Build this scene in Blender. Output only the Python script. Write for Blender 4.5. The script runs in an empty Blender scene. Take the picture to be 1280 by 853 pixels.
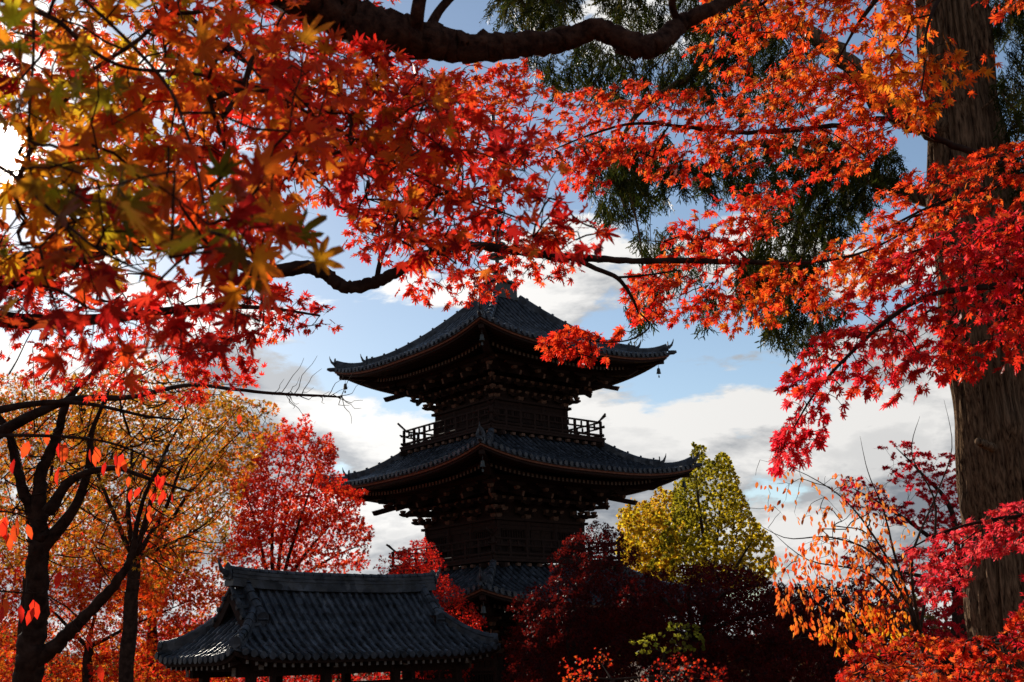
import bpy, math, random
import numpy as np
from mathutils import Vector, Matrix

rng = np.random.default_rng(7)
random.seed(7)
scene = bpy.context.scene
COL = scene.collection

# ------------------------------------------------------------------ camera
F = 1450.0                       # focal length in photo pixels (1280 wide)
TH = math.atan((822 - 426.5) / F)
RO = -0.03
CAMZ = 3.0
def at(u, v, d):
    """a point d metres ahead of the viewpoint, in the direction of photo pixel (u, v)"""
    U = u - 640.0; V = v - 426.5
    U0 = U * math.cos(RO) + V * math.sin(RO)
    V0 = -U * math.sin(RO) + V * math.cos(RO)
    x = U0 / F * d; zc = -V0 / F * d
    return np.array([x, d * math.cos(TH) - zc * math.sin(TH), CAMZ + d * math.sin(TH) + zc * math.cos(TH)])
def at_many(uv, d):
    U = uv[:, 0] - 640.0; V = uv[:, 1] - 426.5
    U0 = U * math.cos(RO) + V * math.sin(RO)
    V0 = -U * math.sin(RO) + V * math.cos(RO)
    x = U0 / F * d; zc = -V0 / F * d
    return np.stack([x, d * math.cos(TH) - zc * math.sin(TH), CAMZ + d * math.sin(TH) + zc * math.cos(TH)], 1)

cd = bpy.data.cameras.new('camera'); cam = bpy.data.objects.new('camera', cd); COL.objects.link(cam)
scene.camera = cam
up0 = Vector((0, -math.sin(TH), math.cos(TH))); X0 = Vector((1, 0, 0))
rt = X0 * math.cos(RO) + up0 * math.sin(RO)
up = -X0 * math.sin(RO) + up0 * math.cos(RO)
fw = Vector((0, math.cos(TH), math.sin(TH)))
M = Matrix((rt, up, -fw)).transposed().to_4x4(); M.translation = (0, 0, CAMZ)
cam.matrix_world = M
cd.sensor_width = 36; cd.lens = F / 1280 * 36
cd.clip_start = 0.05; cd.clip_end = 3000
cd.dof.use_dof = True; cd.dof.focus_distance = 9.0; cd.dof.aperture_fstop = 10.0

# ------------------------------------------------------------------ light
SUND = Vector(at(-4, 196, 1.0) - np.array([0, 0, CAMZ])).normalized()
SUN_EL = math.asin(SUND.z); SUN_AZ = math.atan2(SUND.x, SUND.y)
SKY_STRENGTH = 0.085
SUN_STRENGTH = 5.0
world = bpy.data.worlds.new('World'); scene.world = world; world.use_nodes = True
nt = world.node_tree; nt.nodes.clear()
def N(t, **kw):
    n = nt.nodes.new(t)
    for k, v in kw.items(): setattr(n, k, v)
    return n
def math_node(op, a, b=None, c=None, clamp=False):
    n = N('ShaderNodeMath', operation=op); n.use_clamp = clamp
    for i, x in enumerate((a, b, c)):
        if x is None: continue
        if isinstance(x, (int, float)): n.inputs[i].default_value = x
        else: nt.links.new(x, n.inputs[i])
    return n.outputs[0]
def vmath(op, a, b=None):
    n = N('ShaderNodeVectorMath', operation=op)
    for i, x in enumerate((a, b)):
        if x is None: continue
        if isinstance(x, (tuple, list)): n.inputs[i].default_value = x
        else: nt.links.new(x, n.inputs[i])
    return n
def ramp(x, lo, hi, a=0.0, b=1.0, mode='SMOOTHSTEP'):
    n = N('ShaderNodeMapRange', interpolation_type=mode)
    nt.links.new(x, n.inputs[0])
    n.inputs[1].default_value = lo; n.inputs[2].default_value = hi
    n.inputs[3].default_value = a; n.inputs[4].default_value = b
    return n.outputs[0]
def mixc(f, a, b):
    n = N('ShaderNodeMix', data_type='RGBA')
    for s, x in ((0, f), (6, a), (7, b)):
        if isinstance(x, (int, float)): n.inputs[s].default_value = x
        elif isinstance(x, tuple): n.inputs[s].default_value = x
        else: nt.links.new(x, n.inputs[s])
    return n.outputs[2]
sky = N('ShaderNodeTexSky', sky_type='NISHITA'); sky.sun_disc = False
sky.sun_elevation = SUN_EL; sky.sun_rotation = SUN_AZ
sky.air_density = 1.0; sky.dust_density = 0.15; sky.ozone_density = 1.5
tc = N('ShaderNodeTexCoord')
D = tc.outputs['Generated']
sep = N('ShaderNodeSeparateXYZ'); nt.links.new(D, sep.inputs[0])
el = sep.outputs[2]
def cloud_noise(off):
    v = vmath('MULTIPLY', D, (1, 1, 2.6)).outputs[0]
    v = vmath('ADD', v, off).outputs[0]
    n = N('ShaderNodeTexNoise', noise_dimensions='3D'); n.normalize = True
    nt.links.new(v, n.inputs['Vector'])
    n.inputs['Scale'].default_value = 4.6; n.inputs['Detail'].default_value = 8
    n.inputs['Roughness'].default_value = 0.58; n.inputs['Distortion'].default_value = 0.15
    return n.outputs[0]
OFF = (3.1, 0.4, 1.7)
n1 = cloud_noise(OFF)
n2 = cloud_noise((OFF[0] + SUND.x * .05, OFF[1] + .0, OFF[2] + 0.075))
bank = ramp(el, 0.235, 0.275, 0.20, 0.0)          # a bank of cloud lies along the horizon
low = ramp(el, 0.02, 0.16, 0.04, 0.0)
cover = math_node('ADD', math_node('ADD', n1, bank), low)
dens = ramp(cover, 0.55, 0.605)
thick = ramp(cover, 0.62, 0.78)
shade = math_node('MULTIPLY_ADD', math_node('SUBTRACT', n1, n2), 7.0, 0.50, clamp=True)
dot = vmath('DOT_PRODUCT', D, tuple(SUND)).outputs['Value']
glow = math_node('POWER', math_node('MAXIMUM', dot, 0.0), 9.0)
halo = math_node('POWER', math_node('MAXIMUM', dot, 0.0), 120.0)
disc = math_node('POWER', math_node('MAXIMUM', dot, 0.0), 7000.0)
bright = math_node('MULTIPLY_ADD', glow, 5.0, 9.6)           # clouds are brighter towards the sun
cl_lit = vmath('SCALE', (1.0, 0.985, 0.96)); nt.links.new(bright, cl_lit.inputs['Scale'])
cl_dark = vmath('SCALE', (0.86, 0.95, 1.08)); nt.links.new(math_node('MULTIPLY_ADD', glow, 2.2, 3.2), cl_dark.inputs['Scale'])
lit = math_node('MULTIPLY_ADD', thick, -0.55, math_node('ADD', shade, 0.30), clamp=True)
ccol = mixc(lit, cl_dark.outputs[0], cl_lit.outputs[0])
skyc = vmath('MULTIPLY', sky.outputs[0], (1.46, 1.40, 1.34)).outputs[0]
hz = vmath('SCALE', (1.0, 0.9, 0.75)); nt.links.new(math_node('ADD', math_node('MULTIPLY', halo, 4.5), math_node('MULTIPLY', disc, 420.0)), hz.inputs['Scale'])
base = mixc(dens, skyc, ccol)
tot = vmath('ADD', base, hz.outputs[0]).outputs[0]
# below the horizon the world is dim ground
fin = mixc(ramp(el, -0.02, 0.0), (0.35, 0.3, 0.25, 1), tot)
bg = N('ShaderNodeBackground'); nt.links.new(fin, bg.inputs[0]); bg.inputs[1].default_value = SKY_STRENGTH
wo = N('ShaderNodeOutputWorld'); nt.links.new(bg.outputs[0], wo.inputs[0])
world.cycles.sampling_method = 'MANUAL'; world.cycles.sample_map_resolution = 1024

sl = bpy.data.lights.new('sun', 'SUN'); so = bpy.data.objects.new('sun', sl); COL.objects.link(so)
sl.energy = SUN_STRENGTH; sl.angle = math.radians(0.53); sl.color = (1.0, 0.91, 0.78)
so.rotation_mode = 'QUATERNION'; so.rotation_quaternion = SUND.to_track_quat('Z', 'Y')
so.location = (-20, 20, 30)

vs = scene.view_settings
vs.view_transform = 'Standard'; vs.look = 'None'; vs.gamma = 1.0; vs.exposure = 0.0; vs.use_curve_mapping = False
scene.render.engine = 'CYCLES'
cy = scene.cycles
cy.use_denoising = True
try: cy.denoiser = 'OPENIMAGEDENOISE'
except Exception: pass
cy.max_bounces = 7; cy.diffuse_bounces = 3; cy.glossy_bounces = 2; cy.transmission_bounces = 5; cy.transparent_max_bounces = 6
cy.sample_clamp_indirect = 3.0; cy.sample_clamp_direct = 10.0; cy.caustics_reflective = False; cy.caustics_refractive = False

# ------------------------------------------------------------------ helpers
class MB:
    """collects shapes into one mesh"""
    def __init__(s): s.v = []; s.f = []; s.mi = []; s.n = 0
    def add(s, verts, faces, mi=0):
        verts = np.asarray(verts, float).reshape(-1, 3)
        s.v.append(verts)
        for f in faces:
            s.f.append(tuple(i + s.n for i in f)); s.mi.append(mi)
        s.n += len(verts)
    def box(s, c, size, rz=0.0, mi=0, xf=None, tilt=0.0, ends=None):
        """box centre c, full size, turned rz about z and tilted about its own local x-length axis (pitch)"""
        hx, hy, hz = [q / 2 for q in size]
        p = np.array([[x, y, z] for x in (-hx, hx) for y in (-hy, hy) for z in (-hz, hz)])
        if tilt:
            ct, st = math.cos(tilt), math.sin(tilt)
            p = np.stack([p[:, 0], p[:, 1] * ct - p[:, 2] * st, p[:, 1] * st + p[:, 2] * ct], 1)
        if rz:
            cr, sr = math.cos(rz), math.sin(rz)
            p = np.stack([p[:, 0] * cr - p[:, 1] * sr, p[:, 0] * sr + p[:, 1] * cr, p[:, 2]], 1)
        p = p + np.array(c)
        if xf is not None: p = xf(p)
        s.add(p, [(0, 1, 3, 2), (4, 6, 7, 5), (0, 4, 5, 1), (2, 3, 7, 6), (0, 2, 6, 4), (1, 5, 7, 3)], mi)
    def sweep(s, path, prof, mi=0, side=None, cap=True, scale=None):
        """sweep a profile of (sideways, up) points along a path; sideways is horizontal"""
        path = np.asarray(path, float); n = len(path); m = len(prof)
        prof = np.asarray(prof, float)
        tan = np.gradient(path, axis=0); vv = []
        for i in range(n):
            t = tan[i] / np.linalg.norm(tan[i])
            sd = np.cross(t, (0, 0, 1)) if side is None else np.array(side, float)
            sd /= np.linalg.norm(sd)
            u = np.cross(sd, t)
            k = 1 if scale is None else scale[i]
            for a, b in prof: vv.append(path[i] + sd * a * k + u * b * k)
        fs = []
        for i in range(n - 1):
            for j in range(m):
                a = i * m + j; b = i * m + (j + 1) % m
                fs.append((a, b, b + m, a + m))
        if cap: fs.append(tuple(range(m))[::-1]); fs.append(tuple(range((n - 1) * m, n * m)))
        s.add(vv, fs, mi)
    def tube(s, path, rad, sides=6, mi=0, cap=True, rough=0.0):
        path = np.asarray(path, float); n = len(path)
        rad = np.broadcast_to(np.asarray(rad, float), (n,))
        tan = np.gradient(path, axis=0); tan /= np.linalg.norm(tan, axis=1)[:, None] + 1e-12
        ref = np.array([0.3, 0.2, 0.93]) if abs(tan[0][2]) < .8 else np.array([0.9, 0.3, 0.1])
        a = np.cross(tan[0], ref); a /= np.linalg.norm(a)
        ang = np.arange(sides) / sides * 2 * math.pi; vv = []
        for i in range(n):
            a = a - tan[i] * np.dot(a, tan[i]); a /= np.linalg.norm(a) + 1e-12
            b = np.cross(tan[i], a)
            nz = 1.0
            if rough:
                s.nz = .7 * s.nz + .3 * rng.normal(0, 1, sides) if i else rng.normal(0, 1, sides) * .5
                nz = (1 + rough * s.nz + rough * .5 * rng.normal(0, 1, sides))[:, None]
            vv.append(path[i] + rad[i] * nz * (np.cos(ang)[:, None] * a + np.sin(ang)[:, None] * b))
        fs = []
        for i in range(n - 1):
            for j in range(sides):
                p = i * sides + j; q = i * sides + (j + 1) % sides
                fs.append((p, q, q + sides, p + sides))
        if cap: fs.append(tuple(range(sides))[::-1]); fs.append(tuple(range((n - 1) * sides, n * sides)))
        s.add(np.concatenate(vv), fs, mi)
    def lathe(s, prof, c, sides=20, mi=0):
        ang = np.arange(sides) / sides * 2 * math.pi; vv = []
        for r, z in prof: vv += [(c[0] + r * math.cos(t), c[1] + r * math.sin(t), c[2] + z) for t in ang]
        fs = []
        for i in range(len(prof) - 1):
            for j in range(sides):
                p = i * sides + j; q = i * sides + (j + 1) % sides
                fs.append((p, q, q + sides, p + sides))
        fs.append(tuple(range(sides))[::-1]); fs.append(tuple(range((len(prof) - 1) * sides, len(prof) * sides)))
        s.add(vv, fs, mi)
    def build(s, name, mats, parent=None, smooth=False, bevel=0.0):
        me = bpy.data.meshes.new(name)
        V = np.concatenate(s.v) if s.v else np.zeros((0, 3))
        me.from_pydata(V.tolist(), [], s.f)
        mats = mats if isinstance(mats, (list, tuple)) else [mats]
        for m in mats: me.materials.append(m)
        if len(mats) > 1: me.polygons.foreach_set('material_index', s.mi)
        if smooth: me.polygons.foreach_set('use_smooth', [True] * len(me.polygons))
        me.update()
        o = bpy.data.objects.new(name, me); COL.objects.link(o)
        if parent is not None: o.parent = parent
        if bevel:
            b = o.modifiers.new('bevel', 'BEVEL'); b.width = bevel; b.segments = 1; b.limit_method = 'ANGLE'
        return o

def tag(o, label, cat, group=None):
    o['label'] = label; o['category'] = cat
    if group: o['group'] = group
    return o
def thing(name, label, cat, loc=(0, 0, 0), rz=0.0, group=None):
    o = bpy.data.objects.new(name, None); COL.objects.link(o)
    o.location = loc; o.rotation_euler = (0, 0, rz); o.empty_display_size = .3
    return tag(o, label, cat, group)

# ------------------------------------------------------------------ materials
def mat(name, build):
    m = bpy.data.materials.new(name); m.use_nodes = True
    t = m.node_tree; t.nodes.clear()
    out = t.nodes.new('ShaderNodeOutputMaterial')
    sh = build(t)
    t.links.new(sh, out.inputs[0])
    return m
def surf(name, c1, c2, scale=3.0, rough=0.8, bump=0.3, stretch=(1, 1, 1), spec=0.3, c3=None, dist=0.02, detail=6, cells=0):
    def b(t):
        n = t.nodes; l = t.links
        tcn = n.new('ShaderNodeTexCoord'); mp = n.new('ShaderNodeMapping'); mp.inputs['Scale'].default_value = stretch
        l.new(tcn.outputs['Object'], mp.inputs[0])
        no = n.new('ShaderNodeTexNoise'); no.inputs['Scale'].default_value = scale; no.inputs['Detail'].default_value = detail
        no.inputs['Roughness'].default_value = .62
        l.new(mp.outputs[0], no.inputs['Vector'])
        cr = n.new('ShaderNodeValToRGB'); e = cr.color_ramp.elements
        e[0].position = .35; e[0].color = (*c1, 1); e[1].position = .68; e[1].color = (*c2, 1)
        if c3: x = cr.color_ramp.elements.new(.82); x.color = (*c3, 1)
        l.new(no.outputs[0], cr.inputs[0])
        p = n.new('ShaderNodeBsdfPrincipled'); p.inputs['Roughness'].default_value = rough
        p.inputs['Specular IOR Level'].default_value = spec
        if cells:
            vo = n.new('ShaderNodeTexVoronoi'); vo.inputs['Scale'].default_value = cells; l.new(tcn.outputs['Object'], vo.inputs['Vector'])
            sp_ = n.new('ShaderNodeSeparateColor'); l.new(vo.outputs['Color'], sp_.inputs[0])
            mr = n.new('ShaderNodeMapRange'); mr.inputs[3].default_value = .45; mr.inputs[4].default_value = 1.5; l.new(sp_.outputs[0], mr.inputs[0])
            vm = n.new('ShaderNodeVectorMath'); vm.operation = 'SCALE'; l.new(cr.outputs[0], vm.inputs[0]); l.new(mr.outputs[0], vm.inputs['Scale']); l.new(vm.outputs[0], p.inputs['Base Color'])
            mr2 = n.new('ShaderNodeMapRange'); mr2.inputs[3].default_value = rough - .14; mr2.inputs[4].default_value = rough + .3; l.new(sp_.outputs[1], mr2.inputs[0]); l.new(mr2.outputs[0], p.inputs['Roughness'])
        else: l.new(cr.outputs[0], p.inputs['Base Color'])
        if bump:
            bp = n.new('ShaderNodeBump'); bp.inputs['Strength'].default_value = bump; bp.inputs['Distance'].default_value = dist
            l.new(no.outputs[0], bp.inputs['Height']); l.new(bp.outputs[0], p.inputs['Normal'])
        return p.outputs[0]
    return mat(name, b)
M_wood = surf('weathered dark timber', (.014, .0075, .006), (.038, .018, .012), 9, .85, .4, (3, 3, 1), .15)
M_woodend = surf('weathered timber end grain', (.09, .048, .032), (.18, .10, .065), 12, .85, .3, spec=.15)
M_trim = surf('red brown painted eave board', (.13, .045, .025), (.22, .085, .045), 7, .7, .2, spec=.2)
M_cap = surf('pale painted rafter ends', (.12, .10, .085), (.24, .21, .18), 15, .8, .1, spec=.2)
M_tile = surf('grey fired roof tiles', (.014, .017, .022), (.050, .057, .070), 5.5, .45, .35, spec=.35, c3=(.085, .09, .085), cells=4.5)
M_tile2 = surf('dark grey roof tiles of the small hut', (.008, .010, .014), (.052, .058, .068), 2.6, .48, .5, spec=.35, c3=(.12, .12, .10), detail=12, cells=4.8)
M_bronze = surf('dark weathered bronze', (.015, .018, .016), (.045, .055, .048), 8, .5, .2, spec=.5)
M_stone = surf('grey granite', (.16, .15, .14), (.30, .29, .27), 20, .9, .3)
M_ground = surf('packed earth with fallen leaves', (.10, .05, .025), (.20, .09, .04), 1.2, .95, .5, c3=(.28, .05, .02), detail=10)
M_bark_cedar = surf('fibrous cedar bark', (.026, .014, .009), (.26, .165, .10), 5, .95, 1.0, (7, 7, .55), .05, c3=(.40, .28, .17), dist=.035, detail=12)
M_bark_dark = surf('dark wet maple bark', (.018, .010, .008), (.055, .032, .024), 14, .95, .6, (1, 1, 1), .03)
M_bark_red = surf('smooth reddish maple bark', (.022, .010, .008), (.095, .045, .030), 34, .95, 1.0, (1, 1, 1), .03)
M_bark_grey = surf('grey brown bark', (.03, .022, .018), (.085, .065, .052), 8, .95, .6, (2, 2, .6), .03)
def leafmat(name, trans=.6, gl=.25, tb=1.25):
    def b(t):
        n = t.nodes; l = t.links
        a = n.new('ShaderNodeAttribute'); a.attribute_name = 'leaf_colour'
        p = n.new('ShaderNodeBsdfPrincipled'); p.inputs['Roughness'].default_value = .42
        p.inputs['Specular IOR Level'].default_value = gl
        d = n.new('ShaderNodeVectorMath'); d.operation = 'SCALE'; d.inputs['Scale'].default_value = .55
        l.new(a.outputs['Color'], d.inputs[0]); l.new(d.outputs[0], p.inputs['Base Color'])
        tr = n.new('ShaderNodeBsdfTranslucent')
        g = n.new('ShaderNodeVectorMath'); g.operation = 'SCALE'; g.inputs['Scale'].default_value = tb
        mn = n.new('ShaderNodeVectorMath'); mn.operation = 'MINIMUM'; mn.inputs[1].default_value = (.95, .95, .95)
        l.new(a.outputs['Color'], g.inputs[0]); l.new(g.outputs[0], mn.inputs[0]); l.new(mn.outputs[0], tr.inputs['Color'])
        mx = n.new('ShaderNodeMixShader'); mx.inputs[0].default_value = trans
        l.new(p.outputs[0], mx.inputs[1]); l.new(tr.outputs[0], mx.inputs[2])
        return mx.outputs[0]
    return mat(name, b)
M_leaf = leafmat('thin autumn leaves', .72, .22, 1.7)
M_needle = leafmat('cedar needles', .35, .05, 1.0)

# ------------------------------------------------------------------ leaves
def tmpl_maple(detail):
    """palmate leaf, 7 lobes; local x = tip direction, y = across, z = normal; unit = overall size"""
    angs = np.radians([-118, -78, -40, 0, 40, 78, 118]); lens = [.26, .42, .53, .60, .53, .42, .26]
    V = [(0, 0, 0)]; out = []
    def P(r, a, lift=0.0): return (r * math.cos(a), r * math.sin(a), -0.32 * r * r + lift)
    for k in range(7):
        a = angs[k]; L = lens[k]
        if detail == 2:
            w = .27
            out.append(P(L * .52, a - w, .012)); out.append(P(L * .80, a - w * .45, .01)); out.append(P(L, a)); out.append(P(L * .80, a + w * .45, .01)); out.append(P(L * .52, a + w, .012))
        else:
            out.append(P(L * .5, a - .17)); out.append(P(L, a)); out.append(P(L * .5, a + .17))
        if k < 6:
            an = (angs[k] + angs[k + 1]) / 2; out.append(P(.19 if detail == 2 else .18, an, .015))
    V += out; n = len(out)
    Fc = [(0, i, i + 1) for i in range(1, n)]
    Fc.append((0, n, 1))
    # leaf stalk, back towards the twig
    b = len(V); w = .010 if detail == 2 else .012
    V += [(0, -w, 0), (0, w, 0), (-.30, w * .8, .04), (-.30, -w * .8, .04), (-.55, 0, .11)]
    Fc += [(b, b + 1, b + 2), (b, b + 2, b + 3), (b + 3, b + 2, b + 4)]
    V = np.array(V); V[:, 0] += 0.0
    return V, np.array(Fc)
def tmpl_star():
    angs = np.radians([-100, -48, 0, 48, 100]); lens = [.36, .50, .58, .50, .36]
    V = []; 
    for k in range(5):
        V.append((lens[k] * math.cos(angs[k]), lens[k] * math.sin(angs[k]), -.12))
    V.append((0, 0, 0)); Fc = []
    for k in range(5):
        a = angs[k]; b = len(V)
        V += [(.15 * math.cos(a - .9), .15 * math.sin(a - .9), 0), (.15 * math.cos(a + .9), .15 * math.sin(a + .9), 0)]
        Fc += [(b, k, b + 1), (5, b, b + 1)]
    return np.array(V, float), np.array(Fc)
def tmpl_oval(w=.22):
    V = [(-.5, 0, 0), (-.2, -w, .03), (.15, -w * .9, .0), (.5, 0, -.10), (.15, w * .9, .0), (-.2, w, .03), (0, 0, -.06)]
    return np.array(V, float), np.array([(6, i, (i + 1) % 6) for i in range(6)])
def tmpl_fan():
    V = [(-.45, 0, 0), (.2, -.45, .03), (.42, -.18, -.03), (.46, .15, .02), (.2, .45, -.03)]
    return np.array(V, float), np.array([(0, 1, 2), (0, 2, 3), (0, 3, 4)])
def tmpl_frond():
    r = np.random.default_rng(3); V = []; Fc = []
    for k in range(26):
        s = r.uniform(-.5, .35); a = r.uniform(-.9, .9); L = r.uniform(.10, .22); z = r.uniform(-.16, .16); w = .017
        b = len(V); y0 = r.uniform(-.10, .10) * (1 - abs(s))
        V += [(s, y0 - w, z * .2), (s, y0 + w, z * .2), (s + L * .55 * math.cos(a), y0 + L * .55 * math.sin(a) + w * 1.2, z * .7), (s + L * math.cos(a), y0 + L * math.sin(a), z), (s + L * .55 * math.cos(a), y0 + L * .55 * math.sin(a) - w * 1.2, z * .7)]
        Fc += [(b, b + 1, b + 2), (b, b + 2, b + 4), (b + 4, b + 2, b + 3)]
    return np.array(V, float), np.array(Fc)
TM = {'maple': tmpl_maple(2), 'maple_mid': tmpl_maple(1), 'star': tmpl_star(), 'oval': tmpl_oval(), 'fan': tmpl_fan(), 'frond': tmpl_frond()}

class Leaves:
    def __init__(s): s.p = []; s.t = []; s.n = []; s.s = []; s.c = []
    def add(s, p, t, n, size, col):
        s.p.append(p); s.t.append(t); s.n.append(n); s.s.append(size); s.c.append(col)
    def build(s, name, tm, material, parent):
        P = np.concatenate(s.p); T = np.concatenate(s.t); Nn = np.concatenate(s.n); S = np.concatenate(s.s); C = np.concatenate(s.c)
        T /= np.linalg.norm(T, axis=1)[:, None] + 1e-9
        Y = np.cross(Nn, T); Y /= np.linalg.norm(Y, axis=1)[:, None] + 1e-9
        Z = np.cross(T, Y)
        V, Fc = TM[tm]; m = len(V); k = len(P)
        curl = rng.uniform(.1, 1.7, k)
        sk = rng.normal(0, .16, k); V3 = np.repeat(V[None], k, 0).copy()
        V3[:, :, 0] += sk[:, None] * V3[:, :, 1]
        if tm in ('maple', 'maple_mid'):
            V3 *= rng.normal(1, .10, (k, m, 1)); V3[:, :, 2] += rng.normal(0, .035, (k, m)) * (np.linalg.norm(V, axis=1) > .15)
        W = (P[:, None, :] + S[:, None, None] * (V3[:, :, 0, None] * T[:, None, :] + V3[:, :, 1, None] * Y[:, None, :] * rng.uniform(.75, 1.1, k)[:, None, None] + (V3[:, :, 2] * curl[:, None])[:, :, None] * Z[:, None, :])).reshape(-1, 3)
        FF = (Fc[None] + (np.arange(k) * m)[:, None, None]).reshape(-1, 3)
        me = bpy.data.meshes.new(name)
        me.vertices.add(len(W)); me.vertices.foreach_set('co', W.astype(np.float32).ravel())
        nf = len(FF)
        me.loops.add(nf * 3); me.loops.foreach_set('vertex_index', FF.astype(np.int32).ravel())
        me.polygons.add(nf); me.polygons.foreach_set('loop_start', (np.arange(nf) * 3).astype(np.int32))
        me.update(calc_edges=True)
        a = me.attributes.new('leaf_colour', 'FLOAT_COLOR', 'POINT')
        CC = np.repeat(np.concatenate([C, np.ones((k, 1))], 1), m, axis=0)
        rr = np.tile(np.linalg.norm(V[:, :2], axis=1), k)
        if tm in ('maple', 'maple_mid', 'oval'):     # leaves turn from a yellower heart to redder, browner tips
            tip = np.repeat(rng.uniform(0, 1, k) ** 2, m)
            CC[:, 1] *= np.clip(1.5 - 1.3 * rr, .3, 2); CC[:, :3] *= np.clip(1 - tip * np.clip(rr - .35, 0, 1) * 1.3, .2, 1)[:, None]
        a.data.foreach_set('color', CC.astype(np.float32).ravel())
        me.materials.append(material)
        o = bpy.data.objects.new(name, me); COL.objects.link(o); o.parent = parent
        return o
COVER = 1.9
def in_poly(pts, poly):
    x, y = pts[:, 0], pts[:, 1]; c = np.zeros(len(pts), bool); n = len(poly)
    for i in range(n):
        x1, y1 = poly[i]; x2, y2 = poly[(i + 1) % n]
        cond = ((y1 > y) != (y2 > y)) & (x < (x2 - x1) * (y - y1) / (y2 - y1 + 1e-9) + x1)
        c ^= cond
    return c
def area(poly):
    p = np.array(poly, float); q = np.roll(p, -1, 0)
    return abs((p[:, 0] * q[:, 1] - q[:, 0] * p[:, 1]).sum()) / 2
def sample_poly(poly, n, r):
    p = np.array(poly, float); lo = p.min(0); hi = p.max(0); out = []
    tot = 0
    while tot < n:
        q = r.uniform(lo, hi, (n * 2, 2)); q = q[in_poly(q, poly)]; out.append(q); tot += len(q)
    return np.concatenate(out)[:n]
def palette(cols, n, r, w=None, jit=.18, centre=None):
    cols = np.array(cols, float)
    i = r.choice(len(cols), n, p=w) if centre is None else np.clip((centre * len(cols) + r.normal(0, .55, n)).astype(int), 0, len(cols) - 1)
    c = cols[i]; j = r.choice(len(cols), n); m = r.uniform(0, .5, n)[:, None]
    c = c * (1 - m) + cols[j] * m
    return np.clip(c * r.uniform(1 - jit, 1 + jit, (n, 1)), 0, .9)

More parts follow.
